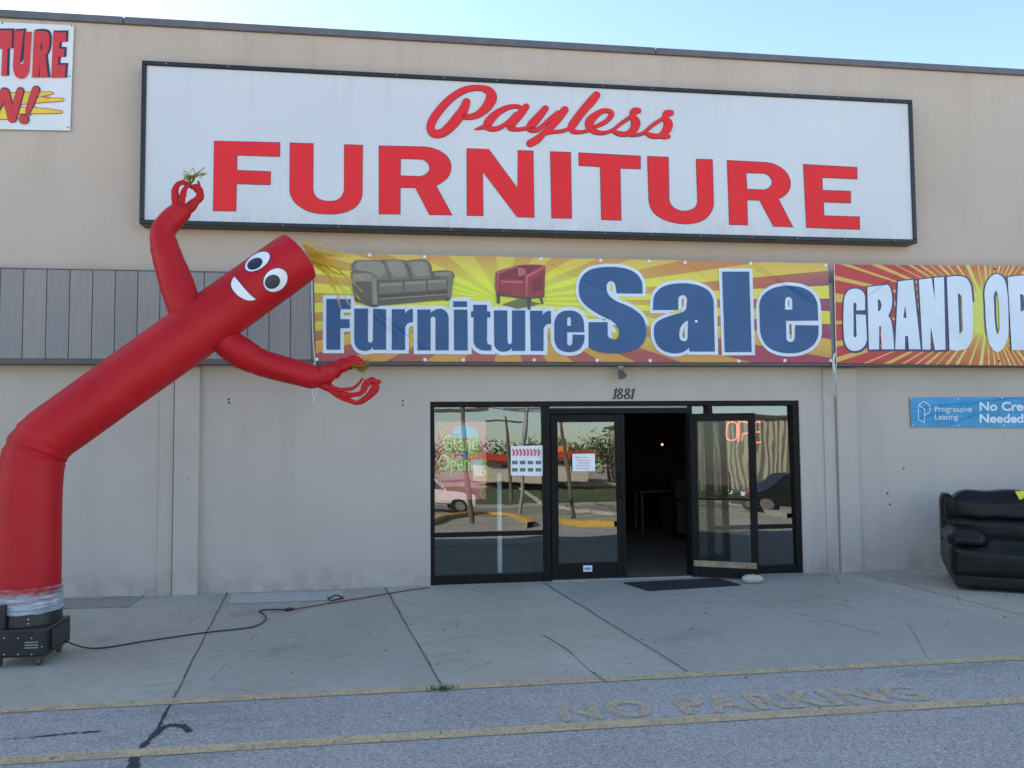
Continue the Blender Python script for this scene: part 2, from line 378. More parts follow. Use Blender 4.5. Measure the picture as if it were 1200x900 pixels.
ground_strip('tar_crack', [G(*p) for p in ((205, 816), (195, 832), (188, 846), (182, 860))], .016, M_tar, -.0065, 5, .5)['kind'] = 'structure'
ground_strip('tar_crack', [G(*p) for p in ((-10, 866), (40, 862), (80, 858), (120, 855))], .014, M_tar, -.0065, 10, .9)['kind'] = 'structure'
ground_strip('walk_crack', [G(*p) for p in ((636, 744), (665, 762), (690, 785), (712, 800))], .008, M_dark, .004, 6, .7)['kind'] = 'structure'
ground_strip('walk_crack', [G(*p) for p in ((836, 690), (880, 705), (960, 725), (1040, 745))], .005, M_dark, .004, 6, .7)['kind'] = 'structure'
# lettering on the asphalt
gp = lambda u, v: Vector((u, -v, -.005))
A = G(665, 851.5); B = G(1082, 812)
def glet(u, v):
    q = Vector((A.x+(B.x-A.x)*u, -4.585+.0*u, -.005)); q.y += (1-v)*.33; return q
t1 = text('road_lettering', 'NO PARKING', glet, (0, 0, 1, 1), M_yel2, None, .035, 0, 1.15); t1['kind'] = 'structure'; t1['label'] = 'faded yellow NO PARKING painted on the asphalt'
# grass tuft in the joint, bits of litter
def tuft(c, n, h, r, mat, name, label, cat):
    vs, fs = [], []
    for i in range(n):
        a = random.uniform(0, 6.28); q = Vector(c)+Vector((random.gauss(0, r), random.gauss(0, r*.3), 0)); hh = h*random.uniform(.4, 1.1); l = Vector((random.uniform(-.5, .5)*hh, random.uniform(-.4, .4)*hh, hh)); s = Vector((math.cos(a), math.sin(a), 0))*.003
        b = len(vs); vs += [q-s, q+s, q+l]; fs.append((b, b+1, b+2))
    return tag(pyd(name, vs, fs, mat), label, cat)
tuft(G(520, 808), 160, .035, .05, simple('weed_green', (.07, .10, .03), .8, 0, .4, 30), 'weed_tuft', 'small green weed tuft growing at the yellow kerb line', 'weed')
vs, fs = [], []
for i in range(420):
    x = random.uniform(-4.5, 8); y = -random.uniform(.02, 5.6)**1; s = random.uniform(.004, .013)*(1.6 if random.random() < .05 else 1); z0 = .006 if y > WALK_Y else -.004; a = random.uniform(0, 6.28)
    b = len(vs); u = Vector((math.cos(a), math.sin(a), 0))*s; v = Vector((-math.sin(a), math.cos(a), 0))*s*random.uniform(.3, .8); c = Vector((x, y, z0))
    vs += [c-u, c-v, c+u+Vector((0, 0, s*.4)), c+v+Vector((0, 0, s*.5))]; fs.append((b, b+1, b+2, b+3))
tag(pyd('litter', vs, fs, simple('dry_leaf_bits', (.08, .065, .05), .9, 0, .7, 3)), 'dark leaf bits and grit scattered on the pavement', 'litter', None, 'stuff')

# ------------------------------------------------------------------ the store building
B = empty('store_building', (0, 0, 0), 'long tan stucco storefront with grey siding band and black-framed glass entrance', 'store')
X0, X1, ZT = .40, 4.985, 2.13     # entrance opening
TOPZ = 6.44
boxes('upper_wall', [((-32, 0, 2.58), (34, .28, TOPZ))], M_upper, B)
boxes('lower_wall', [((-32, .002, -.1), (X0, .28, 2.578)), ((X1, .002, -.1), (34, .28, 2.578)), ((X0, .002, ZT), (X1, .28, 2.578))], M_lower, B)
boxes('parapet_coping', [((-32, -.035, TOPZ), (-3.07, .33, TOPZ+.085)), ((-3.06, -.035, TOPZ), (3.2, .33, TOPZ+.085)), ((3.21, -.035, TOPZ), (34, .33, TOPZ+.083))], M_coping, B, .006)
for xx in (-2.31, 5.60):
    bm = bmesh.new(); box(bm, (xx-.135, -.05, -.02), (xx+.135, .01, 2.53), .008); box(bm, (xx-.30, -.014, -.02), (xx-.15, .01, 2.53), .004); bmo('pilaster', bm, M_lower, B)
M_roof = simple('roofing', (.2, .19, .18), .9)
boxes('roof', [((-32, .28, 5.9), (34, 24, 6.1))], M_roof, B)
boxes('rear_wall', [((-32, 24, -.1), (34, 24.3, 6.4)), ((-32, .29, -.1), (-31.7, 23.9, 6.4)), ((33.7, .29, -.1), (34, 23.9, 6.4))], M_lower, B)
# siding band
M_side = N('grey_painted_siding'); n = M_side; x, y, z = n.xyz()
idn = n.n('TexWhiteNoise', noise_dimensions='1D'); n.put(idn.inputs['W'], n.ma('FLOOR', n.ma('DIVIDE', x, .2336)))
gr = n.noise(3, 6, .65, n.vec((14, 1, .8)))
c = n.mix(n.rng(gr, .3, .7), (.25, .23, .225), (.30, .275, .265)); c = n.mix(n.rng(idn.outputs[0], 0, 1, 0, .35), c, (.19, .185, .195))
c = n.mix(n.rng(n.vor(3.), .012, .02, .6, 0), c, (.06, .06, .06)); M_side = n.done(n.pr(c, .75, 0, n.bump(gr, .35, .01)))
PW = .2336; bm = bmesh.new(); i0 = int(-14/PW)
box(bm, (-32, -.205, 2.60), (34, -.002, 3.565))
for i in range(-60, 86): x0 = i*PW; box(bm, (x0+.005, -.224, 2.602), (x0+PW-.005, -.206, 3.57))
bmo('siding_band', bm, M_side, B)
boxes('siding_trim', [((-32, -.235, 2.545), (34, -.003, 2.597))], simple('dark_trim', (.10, .095, .09), .7), B)
boxes('siding_flashing', [((-32, -.232, 3.572), (34, -.001, 3.582))], M_coping, B)

# entrance: posts, rails, glass, door
fb = []
def fx(px, y=0.03): return W(px, 570, y).x
xA, xB = X0, X1; p1a, p1b = fx(637), fx(645); p2a, p2b = fx(727), fx(732); p3a, p3b = fx(806.5), fx(812.5); p4a, p4b = fx(831), fx(836.5)
y0, y1 = .02, .14
fb += [((xA, y0, ZT-.06), (xB, y1, ZT)), ((xA, y0, 0), (xA+.05, y1, ZT-.06)), ((xB-.075, y0, 0), (xB, y1, ZT-.06)), ((p1a, y0, 0), (p1b, y1, ZT-.06)), ((p4a, y0, 0), (p4b, y1, ZT-.06)), ((p3a, y0, 0), (p3b, y1, ZT-.06)),
       ((p1b, y0+.003, ZT-.15), (p3a, y1, ZT-.085)),
       ((xA+.05, y0+.01, .545), (p1a, y1-.01, .595)), ((p4b, y0+.01, .545), (xB-.075, y1-.01, .595)), ((xA+.05, y0+.01, 0), (p1a, y1-.01, .10)), ((p4b, y0+.01, 0), (xB-.075, y1-.01, .10)), ((p3b, y0+.01, 0), (p4a, y1-.01, .10))]
boxes('storefront_frame', fb, M_black, B, .003)
boxes('header_strip', [((p1b, y0+.004, ZT-.083), (p3a, y0+.05, ZT-.063))], simple('pale_strip', (.30, .28, .25), .6), B)
def pane(name, x0, x1, z0, z1, mat, par): return pyd(name, [(x0, .08+(z0-1.05)*math.tan(TILT), z0), (x1, .08+(z0-1.05)*math.tan(TILT), z0), (x1, .08+(z1-1.05)*math.tan(TILT), z1), (x0, .08+(z1-1.05)*math.tan(TILT), z1)], [(0, 1, 2, 3)], mat, par)
pane('window_pane', xA+.05, p1a, .10, ZT-.06, M_glass, B); pane('window_pane', p4b, xB-.075, .10, ZT-.06, M_glass3, B); pane('window_pane', p3b, p4a, .10, ZT-.06, M_glass3, B)
boxes('threshold', [((p1b, -.03, .0), (p3a, .16, .018))], simple('threshold_metal', (.35, .36, .37), .4, .8), B)
# left leaf, closed; right leaf, swung open
def door_leaf(origin, ang, wd, hand, gm):
    # local x along the leaf from the hinge, y thickness, z up
    mt = Matrix.Translation(origin) @ Matrix.Rotation(ang, 4, 'Z')
    H = 1.97
    def bx(name, bs, mat, par, bev=.003):
        bm = bmesh.new()
        for a, b in bs: box(bm, a, b, bev, 1)
        bmesh.ops.transform(bm, matrix=mt, verts=bm.verts); return bmo(name, bm, mat, par)
    d = bx('door', [((0, -.022, .015), (.085, .022, H)), ((wd-.085, -.022, .015), (wd, .022, H)), ((.085, -.022, H-.09), (wd-.085, .022, H)), ((.085, -.022, .015), (wd-.085, .022, .20))], M_black, B)
    bm = bmesh.new(); bm.faces.new([bm.verts.new(c_) for c_ in ((.085, 0, .20), (wd-.085, 0, .20), (wd-.085, 0, H-.09), (.085, 0, H-.09))])
    for v_ in bm.verts: v_.co.y += (v_.co.z-1.05)*math.tan(TILT)
    bmesh.ops.transform(bm, matrix=mt, verts=bm.verts); bmo('pane', bm, gm, d)
    hx = wd-.045
    for sgn in (-1, 1):
        bm = bmesh.new(); P = [(hx, sgn*.02, .98), (hx, sgn*.075, .985), (hx-.0, sgn*.09, 1.02), (hx, sgn*.09, 1.20), (hx, sgn*.075, 1.235), (hx, sgn*.02, 1.24)]
        sweep(bm, P, [.011]*6, 10, 4); bmesh.ops.transform(bm, matrix=mt, verts=bm.verts); bmo('handle', bm, M_black, d, True)
    return d, mt
d1, m1 = door_leaf((p1b+.012, .06, 0), 0, p2a-p1b+.03, 1, M_glass2)
boxes('meeting_stile', [((p2a+.02, .03, .0), (p2b+.01, .09, ZT-.15))], M_black, B, .003)
hinge = Vector((p3a+.02, -.012, 0)); d2, m2 = door_leaf(hinge, -R(28), .77, -1, M_clear)
bm = bmesh.new(); box(bm, (.085, -.035, .93), (.69, .035, .955), .004); bmesh.ops.transform(bm, matrix=m2, verts=bm.verts); bmo('push_bar', bm, M_black, d2)
bm = bmesh.new(); box(bm, (.02, -.028, .135), (.75, -.0235, .205), 0); bmesh.ops.transform(bm, matrix=m2, verts=bm.verts); bmo('reflection_strip', bm, simple('reflection_brown', (.32, .24, .16), .5, .3, .5, 5), d2)  # brown strip stands in for a warm reflection along the bottom rail
st = pyd('sticker', [W(683.5, 662.5, .034), W(694, 662.5, .034), W(694, 670, .034), W(683.5, 670, .034)], [(0, 1, 2, 3)], simple('sticker_white', (.6, .66, .72), .5, 0, .02), d1)
strokes('sticker_marking', [[(685.5, 667.5, 1.3), (687, 665.5, 1.3), (688.5, 667.8, 1.3), (690, 665.4, 1.3), (692.3, 667.2, 1.3)]], plane(.032), simple('sticker_blue', (.03, .12, .5), .5), st, 0, -.0003, 3)
# interior shell
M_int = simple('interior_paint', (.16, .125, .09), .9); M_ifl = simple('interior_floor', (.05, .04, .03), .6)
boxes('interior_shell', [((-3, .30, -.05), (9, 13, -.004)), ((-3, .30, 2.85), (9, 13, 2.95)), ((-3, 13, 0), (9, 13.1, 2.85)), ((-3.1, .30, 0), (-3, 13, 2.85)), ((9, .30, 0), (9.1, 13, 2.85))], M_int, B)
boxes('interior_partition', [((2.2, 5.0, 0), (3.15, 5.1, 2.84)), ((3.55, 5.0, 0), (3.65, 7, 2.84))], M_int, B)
# spotlight under the soffit
sp = empty('spotlight', W(727, 436, -.1), 'small silver spotlight under the ledge above the street number', 'light')
M_alu = simple('brushed_metal', (.35, .33, .31), .4, .6)
c0 = W(727, 436, -.10); c0.z = 2.545
bm = bmesh.new(); cyl(bm, c0, c0+Vector((0, 0, -.03)), .05, .045); cyl(bm, c0+Vector((0, 0, -.03)), c0+Vector((0, 0, -.06)), .015); bmo('mount', bm, M_alu, sp)
bm = bmesh.new(); cyl(bm, c0+Vector((-.005, .0, -.055)), c0+Vector((.015, -.05, -.13)), .03, .052, 16); bmo('lamp_head', bm, M_alu, sp, False)
# street number
num = empty('street_number', W(730, 462, 0), 'black italic street number 1881 above the glass entrance', 'number')
mp = plane(-.004, 700, 430, 17.14); M_ink = simple('black_plastic', (.01, .01, .01), .4)
one = lambda x: [[(x-30, 480, 14), (x+18, 440, 26), (x+10, 470, 34), (x-12, 560, 40), (x-28, 630, 40)], [(x-72, 632, 14), (x+2, 632, 14)]]
eight = lambda x: [[(x, 535, 20), (x-32, 490, 34), (x-5, 440, 24), (x+38, 455, 30), (x+30, 505, 30), (x, 535, 20), (x-50, 580, 40), (x-40, 630, 30), (x+15, 628, 26), (x+38, 580, 40), (x, 535, 20)]]
for k_, st_ in enumerate((one(368), eight(458), eight(602), one(722))): strokes('digit', st_, bez(mp, 0), M_ink, num)

# ------------------------------------------------------------------ big box sign
SG = empty('store_sign', (1.85, -.1, 4.1), 'long white box sign with red store name lettering high on the wall', 'sign')
sx0, sx1, sz0, sz1 = -2.805, 6.525, 4.10, 5.95; sy = -.21; fw = .05
M_bk = simple('sign_frame_black', (.014, .015, .018), .38, .2, .3, 4)
boxes('frame', [((sx0, sy, sz0), (sx1, -.002, sz0+fw)), ((sx0, sy, sz1-fw), (sx1, -.002, sz1)), ((sx0, sy, sz0+fw), (sx0+fw, -.002, sz1-fw)), ((sx1-fw, sy, sz0+fw), (sx1, -.002, sz1-fw))], M_bk, SG, .006)
n = N('sign_acrylic'); x, y, z = n.xyz()
seam = n.rng(n.ma('ABSOLUTE', n.ma('SUBTRACT', n.ma('FRACT', n.ma('DIVIDE', x, 2.33)), .5)), 0, .002, .12, 0)
c = n.mix(n.rng(n.noise(.5, 3, .5), .3, .7), (.55, .575, .62), (.61, .635, .665)); c = n.mix(n.rng(n.noise(2, 5, .7, n.vec((8, 1, .3))), .5, .8, 0, .10), c, (.5, .5, .48)); c = n.mix(seam, c, (.4, .4, .4)); c = n.mix(n.ma('MULTIPLY', n.rng(z, 4.14, 4.40, 1, 0), n.rng(n.noise(1.2, 5, .7, n.vec((4, 1, .6))), .42, .7, 0, .45)), c, (.34, .32, .28)); c = n.mix(n.ma('MULTIPLY', n.rng(z, 5.3, 5.9), n.rng(n.noise(1.5, 4, .7, n.vec((7, 1, .15))), .52, .75, 0, .22)), c, (.36, .34, .32))
boxes('panel', [((sx0+fw, sy+.022, sz0+fw), (sx1-fw, -.05, sz1-fw))], n.done(n.pr(c, .35)), SG)
M_red = simple('sign_red_vinyl', (.72, .028, .036), .5, 0, .04, 2, Specular_IOR_Level=.2); M_navy = simple('sign_navy_edge', (.04, .03, .10), .5)
PL = sy+.022
for k_ in range(15):
    for zz in (sz0+.025, sz1-.025):
        if random.random() < .75: bm = bmesh.new(); ball(bm, (sx0+.3+k_*.62+random.uniform(-.05, .05), sy-.001, zz), .008, 8, 6); bmo('screw', bm, M_alu, SG)
FUR = [(240, 155, 6, '67,62 527,73 527,170 226,160 224,268 462,277 460,368 222,361 218,553 60,551'),
 (240, 155, 6, '600,75 762,80 760,390 775,445s 815,475s 880,485s 935,475s 970,440s 981,390 982,87 1109,91 1106,430 1085,495s 1035,540s 960,567s 870,574s 770,565s 690,535s 625,480s 598,400'),
 (430, 160, 6, '86,66 380,72 470,85s 540,120s 582,170s 590,225s 575,275s 540,312s 485,345 597,551 440,548 342,359 234,358 233,545 86,543;236,154 370,158 415,172s 440,210s 432,250s 395,275s 360,281 234,276'),
 (430, 160, 6, '703,85 857,91 1060,365 1063,98 1168,102 1175,568 1057,564 814,245 817,556 705,554'),
 (620, 165, 5.4545, '137,70 265,75 272,495 146,492'),
 (620, 165, 5.4545, '319,77 711,98 711,179 581,174 588,507 464,502 456,165 320,157'),
 (620, 165, 5.4545, '758,100 890,105 894,375 910,412s 940,437s 990,450s 1040,440s 1068,418s 1078,375 1069,118 1171,121 1179,400 1168,445s 1135,490s 1085,518s 1010,530s 930,522s 860,500s 800,460s 775,415s 766,360'),
 (830, 175, 6, '134,78 400,92 470,108s 530,145s 568,195s 577,250s 560,300s 520,335s 492,347 594,545 460,540 362,357 272,355 277,531 150,527;265,164 375,167 420,180s 447,215s 445,250s 415,278s 380,285 272,280'),
 (830, 175, 6, '670,106 1045,127 1047,208 800,197 803,288 1000,295 1001,377 810,370 813,467 1063,475 1065,562 692,549')]
for ox, oy, s, spec in FUR:
    l = glyph('letter', spec, plane(PL-.008, ox, oy, s), M_red, SG); glyph('letter_edge', spec, plane(PL-.004, ox, oy, s), M_navy, l, 3.2)
SC = [[(425, 222, 66), (398, 290, 80), (345, 365, 88), (285, 435, 84), (215, 492, 74), (148, 500, 72), (112, 465, 66), (122, 395, 70), (195, 285, 68), (300, 180, 62), (420, 112, 56), (540, 98, 48), (618, 122, 68), (645, 180, 92), (610, 255, 84), (540, 322, 62), (460, 352, 50), (385, 345, 46)],
 [(505, 462, 12), (560, 446, 32), (615, 432, 56)],
 [(915, 285, 40), (870, 260, 34), (790, 270, 42), (700, 315, 56), (628, 385, 72), (608, 432, 62), (650, 458, 44), (715, 448, 38), (790, 400, 34), (860, 330, 40)],
 [(950, 262, 52), (900, 325, 64), (835, 400, 68), (812, 442, 62), (860, 462, 34), (930, 456, 32), (985, 440, 28)],
 [(1120, 278, 52), (1062, 350, 66), (1000, 420, 74), (985, 458, 56), (1040, 468, 40), (1095, 432, 34), (1160, 370, 34), (1230, 315, 34)],
 [(1290, 290, 60), (1225, 370, 70), (1160, 445, 60), (1100, 500, 50), (1045, 552, 64), (985, 585, 62)],
 [(1095, 505, 24), (1180, 487, 28), (1260, 478, 30), (1330, 455, 24)],
 [(1567, 162, 64), (1525, 212, 72), (1455, 292, 68), (1395, 370, 68), (1350, 440, 66), (1368, 480, 42), (1435, 486, 28), (1500, 470, 30)],
 [(1535, 445, 22), (1590, 425, 34), (1660, 385, 38), (1700, 330, 44), (1670, 300, 38), (1605, 308, 44), (1525, 370, 68), (1505, 425, 72), (1550, 478, 50), (1625, 494, 32), (1705, 470, 26), (1785, 410, 28), (1870, 350, 30)],
 [(1935, 298, 48), (1900, 305, 60), (1885, 345, 50), (1912, 400, 76), (1895, 460, 66), (1835, 502, 42), (1765, 500, 44), (1715, 480, 26)],
 [(1840, 505, 26), (1885, 514, 28), (1975, 496, 28), (2055, 430, 28), (2150, 368, 30)],
 [(2222, 318, 48), (2185, 325, 60), (2172, 360, 50), (2198, 418, 76), (2175, 480, 66), (2120, 520, 42), (2050, 518, 44), (2005, 500, 26)],
 [(2110, 518, 24), (2160, 530, 34), (2202, 526, 30)]]
mp = plane(PL-.0035, 490, 90, 7.5)
sl = strokes('script_lettering', SC, bez(mp, -.010), M_red, SG, 0, -.0003); strokes('script_edge', SC, mp, M_navy, sl, 3.2, -.0003)

# ------------------------------------------------------------------ Furniture Sale banner
def wl(px, py): p = W(px, py, -.25); return p.x, p.z
for a, b, wd, dp in (((884, 309), (958, 358), .035, .10), ((880, 312), (940, 345), .02, .06), ((385, 320), (470, 395), .06, .10), ((425, 350), (500, 410), .03, .08), ((500, 302), (445, 330), .03, .05), ((635, 303), (720, 345), .03, .05), ((706, 306), (668, 340), .05, .07), ((805, 308), (845, 338), .02, .05), ((1060, 316), (1012, 350), .012, .05), ((374, 300), (400, 330), .03, .06), ((700, 420), (640, 405), .03, .03)):
    FOLDS.append((*wl(*a), *wl(*b), wd, dp))
BY = -.250
def burst(name, cpx, cpy, kz, nrays, cols, seed, core=.5, maxr=2.4, jitter=.25, duty=.25):
    n = N(name); c0 = W(cpx, cpy, BY); x, y, z = n.xyz()
    dx = n.ma('SUBTRACT', x, c0.x); dz = n.ma('MULTIPLY', n.ma('SUBTRACT', z, c0.z), kz)
    an = n.ma('ARCTAN2', dz, dx); r = n.ma('SQRT', n.ma('ADD', n.ma('MULTIPLY', dx, dx), n.ma('MULTIPLY', dz, n.ma('DIVIDE', dz, kz))))
    ph = n.ma('ADD', n.ma('MULTIPLY', an, nrays/6.28318), n.ma('MULTIPLY', n.ma('SINE', n.ma('MULTIPLY', an, 5.0)), jitter))
    wv = n.ma('ABSOLUTE', n.ma('SUBTRACT', n.ma('FRACT', ph), .5))
    ray_ = n.rng(n.ma('ADD', wv, n.ma('MULTIPLY', n.ma('SINE', n.ma('MULTIPLY', ph, 2.39)), .07 if duty > .3 else 0.)), .5-duty-.006, .5-duty+.006)
    ta = n.rng(r, core*.4, maxr); tb = n.rng(r, core*.6, maxr)
    def ramp(f, stops):
        q = n.n('ValToRGB'); n.put(q.inputs[0], f); e = q.color_ramp.elements
        while len(e) < len(stops): e.new(.5)
        for i, (p, cc) in enumerate(stops): e[i].position = p; e[i].color = (*cc, 1)
        return q.outputs[0]
    c = n.mix(ray_, ramp(ta, cols[0]), ramp(tb, cols[1]))
    if cols[2]:
        lo = n.rng(n.ma('SUBTRACT', z, c0.z), -.16, -.62); c = n.mix(n.ma('MULTIPLY', lo, .85), c, n.mix(ray_, cols[2][0], cols[2][1]))
        hi = n.rng(n.ma('SUBTRACT', z, c0.z), .22, .50); c = n.mix(n.ma('MULTIPLY', hi, .75), c, n.mix(ray_, cols[2][2], cols[2][3]))
    return n.done(n.pr(c, .42, 0, vinyl_bump(n)))
M_b1 = burst('sunburst_print', 588, 352, 3.2, 22, ([(0, (.70, .76, .05)), (.3, (.72, .72, .06)), (.65, (.72, .62, .08)), (1, (.68, .62, .06))], [(0, (.60, .62, .06)), (.2, (.60, .48, .09)), (.5, (.55, .25, .06)), (.75, (.42, .10, .07)), (1, (.22, .05, .13))],
   ((.55, .22, .06), (.33, .035, .08), (.60, .36, .08), (.56, .21, .06))), 1, .9, 4.2, .12)
BN = empty('sale_banner', W(670, 425, BY), 'wide sunburst banner reading Furniture Sale hung over the grey siding above the entrance', 'banner', 'printed banners on the facade')
def sheet(name, corners, mat, parent, y, nx=60, ny=10, sag=.004):
    vs, fs = [], []; c = [W(*p, y) for p in corners]
    for j in range(ny+1):
        for i in range(nx+1):
            u, v = i/nx, j/ny; p = (c[0]*(1-u)+c[1]*u)*(1-v)+(c[3]*(1-u)+c[2]*u)*v
            ed = 1 if j in (0, ny) else 0; p.z += (-.004*abs(math.sin(u*math.pi*9)) if j == 0 else 0)+(.003*abs(math.sin(u*math.pi*8+.4)) if j == ny else 0); vs.append(p)
    for j in range(ny):
        for i in range(nx): a = j*(nx+1)+i; fs.append((a, a+nx+1, a+nx+2, a+1))
    o = pyd(name, vs, fs, mat, parent); md = o.modifiers.new('th', 'SOLIDIFY'); md.thickness = .003; md.offset = -1; return o
sheet('sheet', [(367.5, 296), (970, 308.5), (975, 425), (370, 423.5)], M_b1, BN, BY)
M_blue = vinyl('print_blue', (.022, .085, .22), .5, .10); M_white = vinyl('print_white', (.62, .70, .80), .4)
r1 = (360, 290, 6.43); r2 = (500, 290, 6.0); r3 = (665, 295, 6.667); r4 = (830, 295, 6.667)
LT = [(r1, '145,388 328,388 328,465 250,463 250,540 320,540 320,607 250,607 250,770 145,770'),
 (r1, '355,460 458,460 458,700 475,718s 495,700 497,462 595,465 595,770 495,770 495,745 470,772s 420,778s 375,755s 355,700'),
 (r1, '637,465 737,465 737,500 765,470s 797,465 797,565 760,572s 738,605 738,772 637,772'),
 (r2, '-66,436 27,436 29,458 65,436s 105,432s 140,455s 155,500 155,723 62,723 62,500 45,485s 28,500 28,723 -64,723'),
 (r2, '192,437 287,437 289,724 192,724'),
 (r2, '187,378 284,378 284,418 187,418'),
 (r2, '328,403 425,403 425,450 448,450 448,492 425,492 425,660 435,680s 455,683 455,724 400,724 360,710s 335,680s 330,640 330,490 312,490 312,450 328,450'),
 (r2, '473,442 567,442 569,660 585,680s 600,660 600,442 693,442 693,727 600,727 600,705 570,728s 520,730s 485,705s 475,660'),
 (r2, '727,445 815,445 815,478 840,452s 873,447 875,537 840,545s 822,580 822,727 732,727'),
 (r2, '1110,596 1107,540 1090,485s 1055,453s 1000,443s 945,455s 910,492s 898,550 898,630 910,688s 945,723s 1005,735s 1065,722s 1098,685s 1110,640 1110,614 1027,612 1025,665 1005,690s 988,665 988,596;988,550 988,510 1001,490s 1015,510 1015,550'),
 (r3, '385,325 376,265 340,228s 305,265 306,300 330,345s 400,395 520,450s 590,515s 615,600s 605,690s 550,755s 450,788s 340,793s 240,780s 165,745 165,550 313,550 315,630 325,670s 360,688s 395,670s 403,620s 385,575s 330,530 230,480s 140,415s 97,350s 90,270s 110,200s 170,145s 260,122s 350,118s 450,130s 530,165s 575,220s 586,275 587,327'),
 (r3, '668,455 672,370 700,310s 765,265s 870,247s 980,252s 1080,288s 1130,345s 1143,420 1152,780 955,780 950,745 920,775s 860,793s 780,785s 720,750s 685,690s 675,620s 690,560s 740,525s 820,495s 900,470s 930,440 935,380 920,345s 895,340s 868,358 866,400 866,455;942,535 940,665 930,692s 905,698s 880,680s 875,630s 890,580s'),
 (r4, '108,155 320,155 340,783 130,785'),
 (r4, '860,538 855,430 830,350s 770,295s 670,267s 560,270s 470,303s 415,362s 400,440 405,600 425,685s 475,748s 550,783s 650,793s 740,778s 820,730s 855,670s 862,620 862,575 680,573 677,665 665,697s 640,705s 617,692s 610,660 607,540;600,452 600,385 612,358s 640,355s 657,380 658,452')]
OUT = {10: '385,325 345,342 400,395 520,450s 590,515s 615,600s 605,690s 550,755s 450,788s 340,793s 240,780s 165,745 165,550 313,550 330,530 230,480s 140,415s 97,350s 90,270s 110,200s 170,145s 260,122s 350,118s 450,130s 530,165s 575,220s 586,275 587,327;385,325 376,265 340,228s 305,265 306,300 330,340;313,550 315,630 325,670s 360,688s 395,670s 403,620s 385,575s 335,545', 1: '355,460 595,465 595,770 495,770 470,775s 420,778s 375,755s 355,700', 3: '-66,436 65,434s 105,434s 140,455s 155,500 155,723 -64,723', 7: '473,442 693,442 693,727 600,727 570,730s 520,730s 485,705s 473,660',
 9: '1110,596 1107,540 1090,485s 1055,453s 1000,443s 945,455s 910,492s 898,550 898,630 910,688s 945,723s 1005,735s 1065,722s 1098,685s 1110,640 1110,614',
 13: '860,538 855,430 830,350s 770,295s 670,267s 560,270s 470,303s 415,362s 400,440 405,600 425,685s 475,748s 550,783s 650,793s 740,778s 820,730s 855,670s 862,620 862,575;600,452 600,385 612,358s 640,355s 657,380 658,452;607,540 674,540 677,665 665,697s 640,705s 617,692s 610,660'}
for i, (f, spec) in enumerate(LT):
    l = glyph('letter', spec, plane(BY-.010-.0002*i, *f), M_blue, BN); glyph('letter_outline', OUT.get(i, spec), plane(BY-.0045-.0002*i, *f), M_white, l, 27 if i < 10 else 25)
# printed sofa and armchair
def shades(nm, v): return vinyl(nm, v, .4, .12)
G1, G2, G3, G4 = shades('print_grey_a', (.115, .10, .075)), shades('print_grey_b', (.20, .17, .13)), shades('print_grey_c', (.28, .245, .195)), shades('print_grey_d', (.065, .06, .06))
def poly_stack(name, items, f, parent, base):
    root = None
    for i, (spec, m_) in enumerate(items):
        o = glyph(name if i == 0 else 'shade', spec, plane(base-.0004*i, *f), m_, parent if i == 0 else root)
        root = root or o
poly_stack('printed_sofa', [('330,215 335,140 350,108s 385,95 560,94 565,96 575,91 725,93 735,100 880,88s 915,105s 938,150 940,182 1020,172s 1085,180s 1110,205s 1100,235 1085,380 1060,400 1030,395 530,440 480,447 365,405 345,330 335,240', G1),
 ('345,175 350,120s 400,98 555,100 590,140 622,245 525,245 495,195 470,185', G2), ('365,150 380,115s 480,105s 560,118s 585,190 540,225 480,180 390,172', G3),
 ('580,98 722,98 750,150 775,238 635,245 612,180', G2), ('600,110 700,105s 735,150s 745,215 650,222 620,160', G3),
 ('742,103 880,95s 920,120 935,235 800,240 775,170', G2), ('765,118 870,108s 905,140s 915,210 820,218 790,160', G3),
 ('540,268 715,258 722,285 720,338 540,352', G2), ('545,272 712,262 716,285 548,296', G3), ('733,256 893,248 898,272 895,326 733,336', G2), ('738,258 888,251 892,272 738,282', G3), ('908,246 1050,238 1050,312 908,324', G2), ('912,248 1046,241 1046,262 912,270', G3),
 ('325,222 345,195s 420,188s 485,192s 520,215 535,430 490,440 480,262 345,262', G2), ('340,215 360,200s 480,200s 490,222 485,250 350,250', G3), ('492,232 520,230 528,425 500,430', G3), ('950,188 1060,180s 1104,200 1095,250 1085,375 1055,385 1058,235 960,218', G2), ('960,192 1060,185s 1085,200 1060,215 965,208', G3),
 ('540,362 1060,328 1060,336 540,372', G4), ('540,385 1058,350 1058,357 540,394', G3), ('480,447 500,430 535,432 530,446', G4), ('1030,395 1060,383 1085,380 1062,402', G4)], r1, BN, BY-.016)
RD1, RD2, RD3 = shades('print_red_a', (.30, .035, .045)), shades('print_red_b', (.20, .02, .03)), shades('print_red_c', (.45, .12, .12)); GS = shades('print_shadow', (.14, .16, .06))
poly_stack('printed_armchair', [('530,400 650,360 810,395 640,432', GS), ('490,320 515,325 515,395 495,395', G4), ('705,345 735,345 730,437 710,437', G4), ('788,335 806,332 822,395 808,398', G4), ('490,318 705,346 829,332 828,350 705,364 490,336', G4),
 ('485,195s 500,165 640,125 800,121s 836,135 828,335 705,352 487,320', RD1), ('515,182 635,135 700,130 800,130 695,192 690,235 515,228', RD2), ('640,140 690,150 700,190 645,205', RD3), ('515,228 560,220 672,228 684,242 680,305 520,292', RD1), ('520,234 668,234 676,246 672,252 520,246', RD3), ('497,172 640,128 640,136 505,184 500,300 493,300', RD3), ('695,200 830,130 833,140 712,212 705,345 697,344', RD3), ('735,240 820,170 818,300 740,320', RD2)], r2, BN, BY-.016)
M_rivet = simple('white_rivet', (.75, .77, .8), .4); M_riv2 = simple('black_rivet', (.03, .03, .03), .4)
